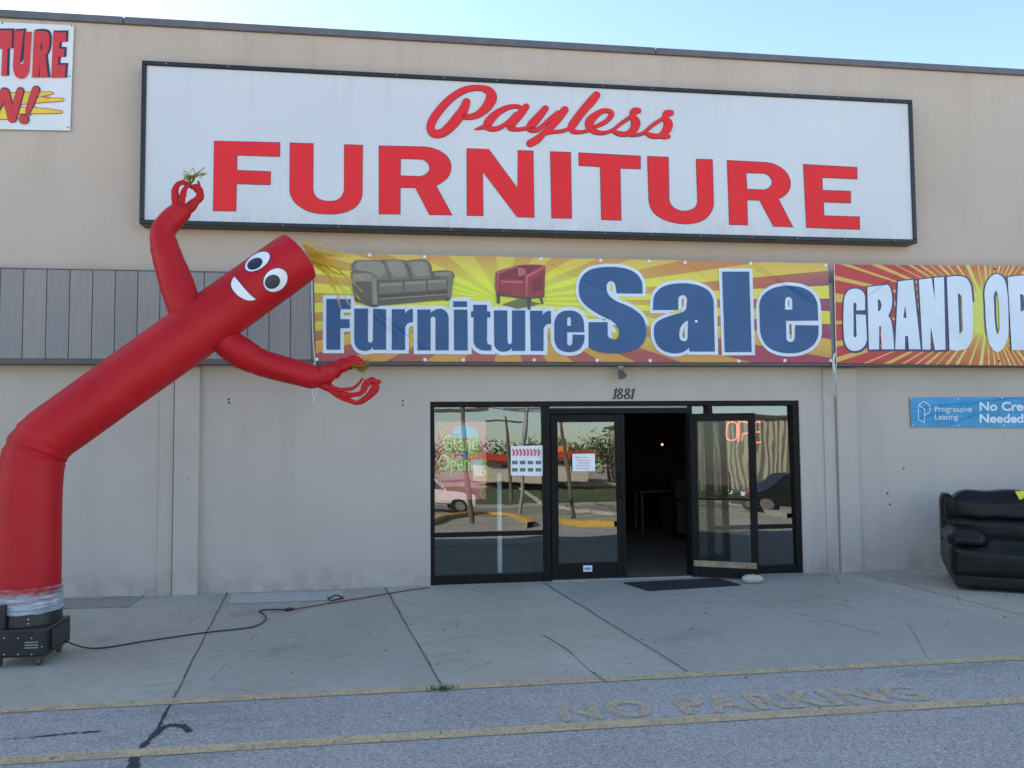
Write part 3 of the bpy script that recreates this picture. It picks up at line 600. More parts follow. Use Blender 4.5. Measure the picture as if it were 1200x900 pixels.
def rivets(name, pts, y, r, mat, parent):
    for p in pts:
        bm = bmesh.new(); c = W(*p, y); cyl(bm, c+Vector((0, .006, 0)), c-Vector((0, .006, 0)), r, r*.6, 12); bmo(name, bm, mat, parent)
rivets('grommet', [(433, 299), (497.5, 301), (634, 303.5), (704, 305), (761, 306), (803, 307.5), (880, 308.5), (968, 311), (371, 421), (498, 421.5), (543, 422), (626, 421.8), (700, 422.5), (762, 422.5), (866, 423), (920, 422.5), (974, 422.5)], BY-.004, .023, M_rivet, BN)
rivets('washer', [(816, 376.5)], BY-.016, .02, M_rivet, BN)
def cord(name, pts, r, mat, parent=None, k=6):
    bm = bmesh.new(); sweep(bm, pts, [r]*len(pts), 8, k); return bmo(name, bm, mat, parent, True)
M_rope = simple('white_rope', (.6, .6, .58), .8)
cord('tie_rope', [W(*p, BY-.006) for p in ((366, 300), (365.5, 330), (366, 370), (367, 400), (369, 422), (368, 440), (366, 458), (369, 471))], .006, M_rope, BN)
cord('tie_rope', [W(*p, BY-.006) for p in ((369, 425), (364, 432), (367, 447), (371, 462), (366, 472))], .004, M_rope, BN)

# ------------------------------------------------------------------ Grand Opening banner
BG = empty('grand_opening_banner', W(1180, 425, BY), 'red and yellow sunburst banner reading Grand Opening at the right of the facade', 'banner', 'printed banners on the facade')
M_b2 = burst('red_ray_print', 1158, 366, 1.25, 58, ([(0, (.60, .68, .10)), (.25, (.62, .62, .10)), (1, (.62, .42, .08))], [(0, (.58, .60, .10)), (.12, (.56, .30, .06)), (.35, (.52, .13, .04)), (1, (.46, .035, .03))], None), 2, .5, 1.3, .8, .37)
sheet('sheet', [(976.5, 309.5), (1420, 313.5), (1425, 432), (980.5, 425.5)], M_b2, BG, BY)
r5 = (970, 300, 5.217)
GR = ['228,330 228,250 205,210s 155,200s 115,225s 98,290s 100,500s 120,560s 160,580s 210,565s 240,510 232,360 172,357 176,470 168,497s 158,470 157,310 165,285s 176,305 175,333',
 '242,190 365,175 385,205s 393,290s 370,365 390,410s 405,570 330,570 325,430 315,430 313,570 252,572;305,265 320,272s 328,300s 320,332s 308,338',
 '430,155 522,145 568,570 497,570 490,490 473,490 472,570 412,570;473,300 482,378 462,378', '557,145 635,135 655,270 650,133 710,128 720,572 655,575 630,430 628,572 580,572',
 '728,130 820,125s 860,150s 880,220s 888,450s 870,540s 830,572s 745,573;795,228 815,245s 820,300 825,430 820,465s 805,475',
 '1020,112s 1070,130s 1095,200s 1105,400s 1095,520s 1045,585s 1000,560s 975,480s 962,300s 965,180s;1025,215s 1042,260s 1050,400s 1042,475s 1026,440s 1017,300s',
 '1100,130 1290,130s 1330,180s 1340,280s 1310,350s 1235,365 1235,575 1125,575;1175,235 1195,240s 1210,290s 1200,330s 1180,340']
M_navyp = vinyl('print_navy', (.035, .045, .13), .4)
for i, spec in enumerate(GR):
    l = glyph('letter', spec, plane(BY-.010-.0002*i, *r5), M_white, BG); glyph('letter_outline', spec if i else '228,330 228,250 205,210s 155,200s 115,225s 98,290s 100,500s 120,560s 160,580s 210,565s 240,510', plane(BY-.0045-.0002*i, *r5), M_navyp, l, 10.5, (2.5, 3))
rivets('grommet', [(1166, 315), (1171, 423), (979, 366)], BY-.004, .015, M_riv2, BG)
cord('tie_rope', [W(*p, BY-.006) for p in ((977.5, 309), (978, 330), (978.5, 360), (979.5, 400), (980, 425), (978, 445), (979, 465))], .006, M_rope, BG)
bm = bmesh.new()
for i in range(5): sweep(bm, [W(979+random.uniform(-2, 2), 413+random.uniform(-2, 2), BY-.012), W(978+random.uniform(-3, 3), 425, BY-.016), W(979+random.uniform(-3, 3), 440+i*5, BY-.012)], [.005, .005, .002], 6, 4)
bmo('frayed_knot', bm, M_rope, BG)
# ------------------------------------------------------------------ white sign at the left
LS = empty('wall_sign', W(30, 152, -.03), 'white painted board with red TURE lettering and yellow streaks at the upper left', 'sign')
M_board = simple('white_board', (.66, .69, .72), .5, 0, .05, 2)
a, b, c, d = W(-150, 20, -.03), W(86.5, 29.5, -.03), W(82, 153, -.03), W(-160, 148, -.03)
vs = [a, b, c, d]; vs = vs+[v+Vector((0, .012, 0)) for v in vs]
pyd('board', vs, [(3, 2, 1, 0), (4, 5, 6, 7), (0, 1, 5, 4), (1, 2, 6, 5), (2, 3, 7, 6), (3, 0, 4, 7)], M_board, LS)
r0 = (0, 20, 6.43); LY = -.034
M_pr = simple('board_red', (.58, .03, .035), .45, 0, .08, 8); M_pn = simple('board_navy', (.025, .025, .07), .45); M_py = simple('board_yellow', (.75, .55, .04), .45)
TU = ['-60,100 92,100 88,235 58,238 52,442 8,442 18,238 -60,235', '110,105 180,100 152,330 160,355s 178,335 190,108 240,110 222,400 190,455s 150,463s 112,435s 98,350',
 '255,110 330,105s 365,125s 372,190s 362,255s 342,290 362,455 300,455 296,350 288,455 240,455;305,200 318,205s 320,240s 308,255', '400,115 498,115 495,185 450,188 445,238 485,240 482,300 440,300 436,360 495,360 488,457 385,457']
for i, spec in enumerate(TU):
    l = glyph('letter', spec, plane(LY-.006, *r0), M_pr, LS); glyph('letter_shadow', spec, plane(LY-.001-.0003*i, *r0), M_pn, l, 7, (11, -8))
for i, spec in enumerate(('-60,575 385,562s 402,572s 385,585 260,610 330,600s 375,605 -60,660', '-60,612 470,610s 483,622s 470,634 130,660 -60,668', '-60,680 240,678 460,704s 470,714s 460,726 120,730 -60,760', '-60,700 150,735 230,738s 60,770 -60,772')):
    l = glyph('streak', spec, plane(LY-.003-.0003*i, *r0), M_py, LS, -3.5); glyph('streak_edge', spec, plane(LY-.0012-.0003*i, *r0), M_pr, l, 2.5)
mp = plane(LY-.009, *r0)
ST = [[(-70, 780, 50), (30, 565, 56)], [(38, 568, 56), (88, 765, 58)], [(92, 765, 56), (150, 562, 52)]]
EX = [[(268, 552, 54), (235, 640, 48), (208, 715, 32)], [(176, 772, 66), (180, 772, 66)]]
for nm, Q in (('letter', ST), ('exclamation_mark', EX)):
    l = strokes(nm, Q, mp, M_pr, LS, 0, -.0004, 4); strokes('letter_edge', [[(u+3, v-4, w_) for u, v, w_ in q] for q in Q], bez(mp, .0025), M_pn, l, 6, -.0004, 4)
rivets('screw', [(2.5, 27), (84, 30), (81, 89), (79.5, 149)], -.034, .009, M_riv2, LS)

# ------------------------------------------------------------------ blue banner at the right
LB = empty('blue_banner', W(1150, 500, -.02), 'small bright blue banner with white lettering on the lower wall above the black sofa', 'banner')
for a, b, wd, dp in (((1075, 478), (1190, 466), .02, .06), ((1070, 492), (1150, 470), .02, .05), ((1110, 497), (1160, 480), .015, .05)):
    p, q = W(*a, -.02), W(*b, -.02); FOLDS.append((p.x, p.z, q.x, q.z, wd, dp))
M_lb = vinyl('print_sky_blue', (.02, .27, .53), .42, .15); M_lw = vinyl('print_pale', (.62, .74, .82), .42)
sheet('sheet', [(1066.5, 465.5), (1345, 464.5), (1350, 502), (1068, 500.5)], M_lb, LB, -.018, 40, 6)
rl = (1060, 460, 8.571); mp = plane(-.024, *rl)
strokes('logo', [[(138, 140, 9), (138, 270, 9)], [(138, 270, 9), (195, 302, 9)], [(198, 300, 9), (198, 165, 9)], [(198, 165, 9), (140, 128, 9)], [(140, 128, 9), (190, 90, 9)], [(190, 90, 9), (250, 128, 9)], [(250, 128, 9), (250, 195, 9)], [(250, 195, 9), (205, 228, 9)]], mp, M_lw, LB, 0, -.0004, 2)
text('small_lettering', 'Progressive\nLeasing', mp, (302, 138, 676, 290), M_lw, LB, .012)
text('large_lettering', 'No Credit\nNeeded', mp, (752, 92, 1345, 306), M_lw, LB, .035)
rivets('grommet', [(1068, 467), (1123, 467.5), (1174.5, 466.5), (1070, 498.5), (1123.3, 498.7), (1176, 498)], -.021, .012, M_rivet, LB)
# mounting hardware left in the wall
pb = [(268, 468), (268.5, 472), (1040, 578), (1043, 591), (1059, 549), (472, 470), (472, 475)]
bm = bmesh.new()
for p in pb: c = W(*p, 0); cyl(bm, c+Vector((0, .01, 0)), c-Vector((0, .004, 0)), .012, .012, 8)
bmo('wall_anchors', bm, M_riv2, B)

# ------------------------------------------------------------------ inflatable tube figure on its blower
def P(px, py, y): return W(px, py, y)
def rr(rp, p): return rp*dist(p)/F
base = W(33, 720, -2.47)
T = empty('air_dancer', (base.x, -2.47, 0), 'tall red inflatable tube man with smiling face bending over a black blower', 'inflatable')
n = N('red_nylon'); nz = n.noise(2.2, 3, .5, n.vec((1, 1, 1))); fine = n.noise(14, 4, .6, n.vec((1, 1, .5)))
c = n.mix(n.rng(nz, .3, .7), (.46, .008, .014), (.57, .014, .022))
q = n.n('BsdfTranslucent'); q.inputs[0].default_value = (.55, .02, .02, 1); nr = n.bump(n.ma('ADD', n.ma('MULTIPLY', nz, 1.3), n.ma('MULTIPLY', fine, .35)), .35, .03)
pr_ = n.pr(c, .48, 0, nr, Specular_IOR_Level=.28); mx = n.n('MixShader'); mx.inputs[0].default_value = .2; n.t.links.new(pr_, mx.inputs[1]); n.t.links.new(q.outputs[0], mx.inputs[2]); M_nyl = n.done(mx.outputs[0])
def path(pts):
    ps = [P(x, y, d) for x, y, r, d in pts]; return ps, [rr(p[2], q) for p, q in zip(pts, ps)]
body = [(33, 726, 31, -2.47), (33, 713, 33.5, -2.47), (33.5, 690, 34, -2.46), (34, 650, 34, -2.44), (34.5, 600, 34, -2.42), (36, 560, 34.2, -2.40), (42, 531, 33.5, -2.38), (56, 512, 33, -2.36), (80, 494, 33, -2.30), (130, 458, 33, -2.15), (200, 408, 33, -1.98), (270, 358, 32.2, -1.80), (330, 315, 31.6, -1.66), (349, 301.5, 30.8, -1.62)]
ps, rs = path(body)
def wobb(t, a):
    w_ = .012*math.sin(a*5+t*40)*max(0, 1-t*14)
    b = math.exp(-((t-.475)/.05)**2)
    cs = .030*b*math.sin(t*170+2.0*math.cos(a))+.012*b*math.sin(t*300+a*3)
    return w_+cs+.006*noise.noise(Vector((math.cos(a)*1.5, math.sin(a)*1.5, t*9)))
bm = bmesh.new(); sweep(bm, ps, rs, 64, 14, True, 1., wobb, 5)
bmesh.ops.recalc_face_normals(bm, faces=bm.faces); bvh = BVHTree.FromBMesh(bm); bod = bmo('body', bm, M_nyl, T, True)
def arm(name, forks):
    bm = bmesh.new()
    for pts, fl in forks:
        a, b = path(pts); b = [q_*(.8 if q_ < .085 else 1) for q_ in b]; sd_ = random.uniform(0, 50); thin = max(p_[2] for p_ in pts) < 12; am = .34 if thin else .07
        sweep(bm, a, b, 24, 10, True, fl, lambda t, an: am*noise.noise(Vector((math.cos(an)*1.8+sd_, math.sin(an)*1.8, t*(9 if thin else 6))))+(.09 if thin else .018)*math.sin(an*3+t*9+sd_)+(0 if thin else .025*math.sin(t*75+2*math.cos(an+1))*(math.exp(-((t-.42)/.07)**2)+math.exp(-(t/.10)**2))))
    return bmo(name, bm, M_nyl, T, True)
arm('arm', [([(222, 372, 20, -1.93), (211, 345, 19.5, -1.9), (201, 315, 18, -1.88), (193, 290, 16, -1.86), (191, 272, 14, -1.84), (201, 258, 13.5, -1.82), (213, 247, 11.5, -1.8), (219, 240, 8, -1.8)], 1),
 ([(205, 256, 6, -1.81), (207, 240, 7, -1.80), (205, 228, 5.5, -1.80), (207, 218, 4.2, -1.80), (214, 214, 3.5, -1.80), (221, 217, 3, -1.80)], .6), ([(212, 243, 5, -1.82), (214, 230, 4.5, -1.82), (217, 221, 3.5, -1.82), (222, 218, 2, -1.82)], .6),
 ([(214, 249, 8, -1.79), (226, 240, 7, -1.79), (234, 230, 5, -1.79), (232, 221, 5.5, -1.79), (226, 219, 4, -1.79), (222, 219, 2, -1.79)], .6), ([(231, 226, 4, -1.79), (233, 217, 2.5, -1.79), (232, 212, 1.2, -1.79)], .6)])
arm('arm', [([(258, 392, 15, -1.85), (268, 403, 17, -1.83), (285, 414, 18, -1.81), (303, 424, 16, -1.79), (330, 432, 15, -1.77), (352, 438, 14.5, -1.74), (368, 442, 13.5, -1.72), (381, 444, 9, -1.70)], 1),
 ([(372, 440, 11, -1.72), (384, 437, 11, -1.70), (396, 432, 10, -1.68), (408, 426, 9, -1.66), (419, 424, 8, -1.65), (427, 430, 4, -1.65)], .8),
 ([(370, 446, 8, -1.72), (384, 453, 6.5, -1.70), (395, 461, 5, -1.68), (407, 468, 4, -1.67), (418, 472, 3.5, -1.67), (430, 466, 5, -1.67), (439, 457, 6, -1.67), (441, 449, 5, -1.67), (447, 447, 1, -1.67)], .35),
 ([(385, 453, 4, -1.71), (397, 456.5, 3, -1.7), (411, 456, 2.5, -1.7), (420, 450, 2, -1.7), (425, 443, 1.5, -1.7)], .35), ([(398, 461, 4, -1.69), (412, 463, 3.5, -1.68), (424, 460, 4, -1.68), (429, 450, 4.5, -1.68), (436, 446, 5, -1.68), (442, 449, 2, -1.68)], .35), ([(426, 445, 1, -1.69), (430, 447, 2, -1.69), (434, 452, 3, -1.69)], .35)])
# face, laid on the cloth
M_ew = simple('white_nylon', (.72, .74, .80), .45, 0, .03, 5); M_eb = simple('navy_nylon', (.012, .016, .035), .4, 0, .1, 5); M_en = simple('navy_piping', (.03, .025, .09), .45)
def decal(name, poly, lift, mat, parent, rings=7):
    cx = sum(p[0] for p in poly)/len(poly); cy = sum(p[1] for p in poly)/len(poly); vs, fs = [], []; n_ = len(poly)
    def hit(x, y):
        d = ray(x, y).normalized(); loc, nn, *_ = bvh.ray_cast(CAM, d)
        return loc-d*lift if loc is not None else P(x, y, -1.8)
    vs.append(hit(cx, cy))
    for k in range(1, rings+1):
        for p in poly: vs.append(hit(cx+(p[0]-cx)*k/rings, cy+(p[1]-cy)*k/rings))
    for j in range(n_): fs.append((0, 1+j, 1+(j+1) % n_))
    for k in range(rings-1):
        for j in range(n_): a = 1+k*n_+j; b = 1+k*n_+(j+1) % n_; fs.append((a, a+n_, b+n_, b))
    return pyd(name, vs, fs, mat, parent, True)
def ell(cx, cy, a, b, ang, n_=36):
    an = R(ang); return [(cx+a*math.cos(t)*math.cos(an)+b*math.sin(t)*math.sin(an), cy-a*math.cos(t)*math.sin(an)+b*math.sin(t)*math.cos(an)) for t in [2*math.pi*i/n_ for i in range(n_)]]
for (e, pu) in (((301.7, 306.5, 16.3, 8.8, 33), (298.6, 309, 9.6, 6.2, 28)), ((322.8, 328.2, 15.2, 12.6, 42), (319.3, 330.2, 9.3, 8.0, 30))):
    eo = decal('eye', ell(*e), .007, M_ew, T); decal('eye_rim', ell(e[0], e[1], e[2]+1.0, e[3]+1.0, e[4]), .004, M_en, eo); decal('pupil', ell(*pu), .010, M_eb, eo)
mo = smooth_contour([(148, 325, False), (125, 385, True), (155, 440, True), (200, 475, True), (250, 493, True), (300, 485, False), (262, 455, True), (215, 405, True), (180, 362, True)], 4)
mo = [(250+x_/6, 270+y_/6) for x_, y_ in mo]; mo_ = decal('mouth', mo, .007, M_ew, T); decal('mouth_rim', offset(mo, .9), .004, M_en, mo_)
# ribbons
def ribbons(name, starts, fan, mat, parent, wpx):
    vs, fs = [], []
    for s, mid, e, d in fan:
        pts = catmull([Vector((*s, d)), Vector((*mid, d+.02)), Vector((*e, d+.05))], 7); b = len(vs)
        for i, p in enumerate(pts):
            t = (pts[min(i+1, len(pts)-1)]-pts[max(i-1, 0)]).to_2d().normalized(); nn = Vector((-t.y, t.x)); tw = .3+.7*abs(math.cos(i*.7+b)); h = wpx*tw*random.uniform(.8, 1.1)/2
            vs += [P(p.x+nn.x*h, p.y+nn.y*h, p.z-.01), P(p.x-nn.x*h, p.y-nn.y*h, p.z+.015)]
            if i: fs.append((b+2*i-2, b+2*i-1, b+2*i+1, b+2*i))
    return pyd(name, vs, fs, mat, parent, True)
def ribmat(name, col, al):
    n = N(name); p = n.pr(col, .5); tl = n.n('BsdfTranslucent'); tl.inputs[0].default_value = (*col, 1); m1_ = n.n('MixShader'); m1_.inputs[0].default_value = .4; n.t.links.new(p, m1_.inputs[1]); n.t.links.new(tl.outputs[0], m1_.inputs[2])
    t = n.n('BsdfTransparent').outputs[0]; m2_ = n.n('MixShader'); m2_.inputs[0].default_value = al; n.t.links.new(t, m2_.inputs[1]); n.t.links.new(m1_.outputs[0], m2_.inputs[2]); return n.done(m2_.outputs[0])
M_hair = ribmat('yellow_ribbon', (.80, .56, .03), .55); M_tas = ribmat('olive_ribbon', (.50, .40, .06), .9)
fan = []
for i in range(34):
    a = i/33; s = (353+a*11, 283+a*26); l = random.choice([.6, .8, 1, 1.2]); e = (s[0]+random.uniform(18, 56)*l, s[1]+random.uniform(-2, 20)*l+8-(a*10)); mid = ((s[0]+e[0])/2+random.uniform(-3, 3), (s[1]+e[1])/2+random.uniform(-5, 3)); fan.append((s, mid, e, -1.60))
for i in range(9): s = (364, 300+i); e = (400+random.uniform(-12, 30), 325+random.uniform(0, 40)); fan.append((s, ((s[0]+e[0])/2+5, (s[1]+e[1])/2-5), e, -1.58))
ribbons('hair', None, fan, M_hair, T, 2.6)
fan = [((223, 217), (223+random.uniform(-4, 6), 208), (random.uniform(211, 243), random.uniform(195, 212)), -1.80) for i in range(26)]
ribbons('hand_tassel', None, fan, M_tas, T, 1.5)
fan = [((410+random.uniform(0, 8), 428), (424+random.uniform(-4, 4), 432+random.uniform(-4, 4)), (random.uniform(420, 434), random.uniform(418, 441)), -1.70) for i in range(26)]
ribbons('hand_tassel', None, fan, M_tas, T, 1.6)
# blower
M_blk = simple('blower_plastic', (.012, .013, .016), .35, 0, .3, 6, .2, 30)
bx0, bx1 = W(-13, 750, -2.78).x, W(55, 750, -2.78).x
bl = boxes('blower', [((bx0, -2.78, .075), (bx1, -2.30, .292))], M_blk, T, .018, 2)
bm = bmesh.new(); cc = Vector((base.x, -2.47, 0)); cyl(bm, cc+Vector((0, 0, .285)), cc+Vector((0, 0, .44)), .25, .24, 40); bmo('outlet_collar', bm, M_blk, bl, False)
bm = bmesh.new(); box(bm, (cc.x-.10, -2.745, .285), (cc.x-.055, -2.70, .47), .004); bmo('bracket', bm, M_blk, bl)
bm = bmesh.new(); box(bm, (bx1-.002, -2.72, .11), (bx1+.015, -2.36, .27), .012); bmo('intake_grille', bm, M_blk, bl)
for xx in (bx0+.06, bx1-.07):
    for yy in (-2.74, -2.35):
        bm = bmesh.new(); cyl(bm, (xx-.014, yy, .034), (xx+.014, yy, .030), .030, .030, 16); box(bm, (xx-.020, yy-.018, .04), (xx+.020, yy+.018, .08), .004); bmo('caster', bm, simple('caster_metal', (.08, .08, .085), .35, .5), bl)
bm = bmesh.new()
for px, py in ((5, 748), (21, 748), (37, 748), (49, 758), (5, 767), (21, 767), (37, 767)):
    c = W(px, py, -2.782); ball(bm, c, .006, 8, 6)
for px, py in ((33.3, 726), (33.3, 731), (49, 736)): ball(bm, W(px, py, -2.745 if px < 40 else -2.70), .007, 8, 6)
bmo('bolts', bm, simple('zinc', (.5, .5, .52), .3, .8), bl)
mp = plane(-2.783); M_pl = simple('printed_label', (.25, .26, .28), .5)
boxes('vent_slots', [((W(29, 753+i*3.2, -2.78).x, -2.7835, W(29, 753+i*3.2, -2.78).z-.004), (W(45, 753, -2.78).x, -2.779, W(29, 753+i*3.2, -2.78).z+.004)) for i in range(3)], M_pl, bl)
n = N('stretch_wrap'); cr = n.noise(5, 5, .7, n.vec((1, 1, 7), rot=(0, .15, 0)), 1.0); wsp = n.rng(cr, .35, .62)
gl = n.pr((.68, .74, .82), .18, 0, n.bump(cr, 1., .05)); t = n.n('BsdfTransparent').outputs[0]; mx = n.n('MixShader'); n.put(mx.inputs[0], n.ma('MULTIPLY_ADD', wsp, .5, n.rng(n.xyz()[2], .56, .50, -.15, .45), True)); n.t.links.new(t, mx.inputs[1]); n.t.links.new(gl, mx.inputs[2]); M_wrap = n.done(mx.outputs[0])
bm = bmesh.new(); seg = 72; prev = None
for k in range(14):
    z = .38+k*.0155; ring = [bm.verts.new(cc+Vector((math.cos(a), math.sin(a), 0))*(.249+.012*noise.noise(Vector((math.cos(a)*4, math.sin(a)*4, k*.9))))+Vector((0, 0, z+.012*noise.noise(Vector((math.cos(a)*3, math.sin(a)*3, 5)))))) for a in [2*math.pi*j/seg for j in range(seg)]]
    if prev: [bm.faces.new((prev[j], prev[(j+1) % seg], ring[(j+1) % seg], ring[j])) for j in range(seg)]
    prev = ring
bmo('plastic_wrap', bm, M_wrap, T, True)
# power cord
pts = [(76, 766), (110, 762), (170, 753), (240, 743), (285, 738), (300, 735), (311, 728), (309, 721), (304, 717.5), (318, 715.5), (340, 716)]
M_cb = simple('black_rubber', (.015, .013, .013), .5); M_co = simple('brown_red_cord', (.14, .035, .03), .6)
pc = [G(*p)+Vector((0, 0, .012)) for p in pts]; pc[0].z = .10; pc[1].z = .015
ec = tag(cord('extension_cord', pc, .0065, M_cb, None, 8), 'thin black power cord running from the blower across the walkway', 'cord')
pts2 = [(342, 716), (370, 711), (400, 706), (430, 701), (460, 696), (485, 692), (503, 690)]
e2 = tag(cord('extension_cord', [G(*p)+Vector((0, 0, .012)) for p in pts2], .006, M_co, None, 8), 'reddish brown extension cord running to the glass entrance', 'cord')
bm = bmesh.new(); sweep(bm, [G(334, 717)+Vector((0, 0, .018)), G(338, 716.3)+Vector((0, 0, .02)), G(345, 715.5)+Vector((0, 0, .018))], [.012, .018, .010], 10, 4); bmo('plug', bm, M_cb, ec, True)
cord('loop', [G(*p)+Vector((0, 0, .02+.02*(i % 2))) for i, p in enumerate(((385, 704), (394, 702), (402, 703), (398, 706), (388, 706), (384, 704)))], .008, M_cb, ec)

# ------------------------------------------------------------------ door mat, prop stone
vs = [G(*p)+Vector((0, 0, .003)) for p in ((731, 684), (760, 693), (868, 686.5), (842, 678.5))]; vs2 = [v+Vector((0, 0, .012)) for v in vs]
n = N('mat_fibre'); M_mat = n.done(n.pr(n.mix(n.rng(n.noise(80, 3), .3, .7), (.012, .012, .013), (.03, .03, .03)), .95, 0, n.bump(n.noise(150, 2), .8, .01)))
tag(pyd('door_mat', vs+vs2, [(0, 1, 2, 3), (7, 6, 5, 4), (0, 4, 5, 1), (1, 5, 6, 2), (2, 6, 7, 3), (3, 7, 4, 0)], M_mat), 'flat black rubber mat on the walkway before the open doorway', 'mat')
bm = bmesh.new(); bmesh.ops.create_icosphere(bm, subdivisions=4, radius=1); c = G(882.5, 684)
for v in bm.verts:
    k = 1+.18*noise.noise(v.co*1.5+Vector((3, 1, 2))); v.co = Vector((c.x+v.co.x*.118*k, c.y+.02+v.co.y*.085*k, .052+v.co.z*.056*k))
n = N('pale_stone'); M_st = n.done(n.pr(n.mix(n.rng(n.noise(9, 4), .45, .6), (.50, .48, .43), (.45, .33, .20)), .8, 0, n.bump(n.noise(30, 5), .5, .02)))
tag(bmo('prop_stone', bm, M_st, None, True), 'pale rounded stone holding the glass door open', 'stone')

# ------------------------------------------------------------------ black leather sofa
n = N('black_leather'); lc = n.noise(3, 3, .5); M_lea = n.done(n.pr(n.mix(n.rng(lc, .3, .7), (.007, .006, .007), (.013, .012, .013)), .36, 0, n.bump(n.ma('ADD', n.ma('MULTIPLY', n.noise(5, 5, .62, n.vec((1, 1, 1.6)), .7), .35), n.ma('MULTIPLY', n.noise(120, 2), .06)), .5, .03), Specular_IOR_Level=.24))
sx, sf, sb = 6.05, -1.30, -.26
SF = empty('recliner_sofa', (sx+1.1, -.7, 0), 'black leather recliner sofa standing against the wall at the right edge', 'sofa')
def pillow(name, a, b, par, r=.06, puff=.03, sub=2, fold=None):
    a, b = Vector(a), Vector(b); bm = bmesh.new(); box(bm, a, b); sz = b-a
    bmesh.ops.subdivide_edges(bm, edges=bm.edges, cuts=14, use_grid_fill=True); c = (a+b)/2
    for v in bm.verts:
        q = Vector([(v.co[i]-c[i])/(sz[i]/2) for i in range(3)])
        inner = Vector([max(-(1-2*r/sz[i]), min(1-2*r/sz[i], q[i])) for i in range(3)]); pin = Vector([c[i]+inner[i]*sz[i]/2 for i in range(3)])
        d = v.co-pin
        if d.length > 1e-6: v.co = pin+d.normalized()*r
        e = [1-min(1, abs(q[i]))**4 for i in range(3)]; bulge = Vector((math.copysign(1, q.x)*(abs(q.x) > .98)*e[1]*e[2], math.copysign(1, q.y)*(abs(q.y) > .98)*e[0]*e[2], math.copysign(1, q.z)*(abs(q.z) > .98)*e[0]*e[1]))
        v.co += bulge*puff; v.co += Vector((noise.noise(v.co*4), noise.noise(v.co*4+Vector((9, 0, 0))), noise.noise(v.co*4+Vector((0, 9, 0)))))*.012
        if fold: v.co += fold(v.co, q)
    o = bmo(name, bm, M_lea, par, True); md = o.modifiers.new('s', 'SUBSURF'); md.levels = 1; md.render_levels = 1; return o
Lw = .30; sw = 1.0
pillow('base', (sx+.03, sf+.02, .04), (sx+2*Lw+2*sw-.03, sb, .30), SF, .05, .01)
pillow('arm', (sx, sf, .12), (sx+Lw, sb+.02, .50), SF, .08, .02); pillow('arm_pad', (sx-.015, sf-.03, .47), (sx+Lw+.04, sb-.2, .63), SF, .075, .03)
pillow('arm', (sx+Lw+2*sw, sf, .12), (sx+2*Lw+2*sw, sb+.02, .50), SF, .08, .02); pillow('arm_pad', (sx+Lw+2*sw-.04, sf-.03, .47), (sx+2*Lw+2*sw+.015, sb-.2, .63), SF, .075, .03)
pillow('footrest', (sx+.06, sf-.04, .16), (sx+2*Lw+2*sw-.06, sf+.12, .47), SF, .06, .025); pillow('kick_panel', (sx+.04, sf-.015, .03), (sx+2*Lw+2*sw-.04, sf+.1, .18), SF, .03, .01)
pillow('back_frame', (sx-.01, sb-.22, .15), (sx+.12, sb+.02, .985), SF, .05, .01)
pillow('back_frame', (sx+2*Lw+2*sw-.12, sb-.22, .15), (sx+2*Lw+2*sw+.01, sb+.02, .985), SF, .05, .01)
def gather(co, q): return Vector((0, -.020*math.sin(co.x*70+2*math.sin(co.x*9))*max(0, -q.z)**1.5*(q.y < 0)-.02*max(0, -q.z)*math.cos(q.x*2.5), -.03*max(0, q.z)*math.sin(q.x*4)**2))
for i in range(2):
    w3 = (2*Lw+2*sw-.16)/2; a = sx+.08+w3*i; pillow('seat_cushion', (sx+Lw+sw*i+.005, sf+.02, .34), (sx+Lw+sw*(i+1)-.005, sb-.25, .53), SF, .06, .03)
    pillow('head_cushion', (a, sb-.42, .68), (a+w3-.004, sb, 1.0), SF, .10, .06, 2, gather)
    pillow('lumbar_cushion', (a+.01, sb-.45, .44), (a+w3-.01, sb-.05, .76), SF, .10, .05)
rot = Matrix.Translation((sx, sf, 0)) @ Matrix.Rotation(-R(30), 4, 'Z') @ Matrix.Translation((-sx, -sf, 0))
for o_ in [o_ for o_ in bpy.data.objects if o_.parent == SF]: o_.data.transform(rot)
tg = [W(1191, 576, -1.15), W(1206, 575, -1.15), W(1209, 588, -1.17), W(1197, 587, -1.17)]
tag(pyd('price_tag', [v+Vector((0, .02, 0)) for v in tg], [(0, 1, 2, 3)], simple('yellow_card', (.75, .66, .05), .7)), 'yellow paper tag on the sofa back at the right edge', 'tag')

# ------------------------------------------------------------------ posters and neon behind the glass
GY = .125
def gl_poster(name, pts, mat, label, cat): o = quad(name, plane(GY), pts, mat); return tag(o, label, cat)
n = N('pink_poster'); M_pk = n.done(n.pr(n.mix(n.rng(n.noise(4, 3), .3, .7), (.70, .13, .18), (.80, .24, .26)), .6))
def vivid(nm, c): return simple(nm, c, .6, 0, .08)
po = gl_poster('window_poster', [(510, 494), (569.5, 494), (569.5, 585), (510, 586)], M_pk, 'pink Grand Opening poster with green lettering and a blue balloon in the left window', 'poster')
rw = (500, 465, 8.0)
glyph('balloon_print', '248,385 250,320s 290,280s 350,262s 420,280s 462,320s 475,385', plane(GY-.003, *rw), vivid('balloon_blue', (.25, .62, .85)), po)
quad('blue_panel', plane(GY-.003, *rw), [(328, 510), (380, 510), (380, 585), (328, 585)], vivid('panel_blue', (.05, .15, .6)), po); quad('orange_panel', plane(GY-.003, *rw), [(200, 510), (328, 510), (328, 580), (215, 575)], vivid('panel_orange', (.5, .2, .08)), po); quad('green_panel', plane(GY-.003, *rw), [(380, 505), (525, 510), (525, 580), (380, 580)], vivid('panel_green', (.15, .5, .15)), po)
M_gd = vivid('ink_dark', (.05, .08, .05)); M_gl = vivid('ink_green', (.45, .85, .15))
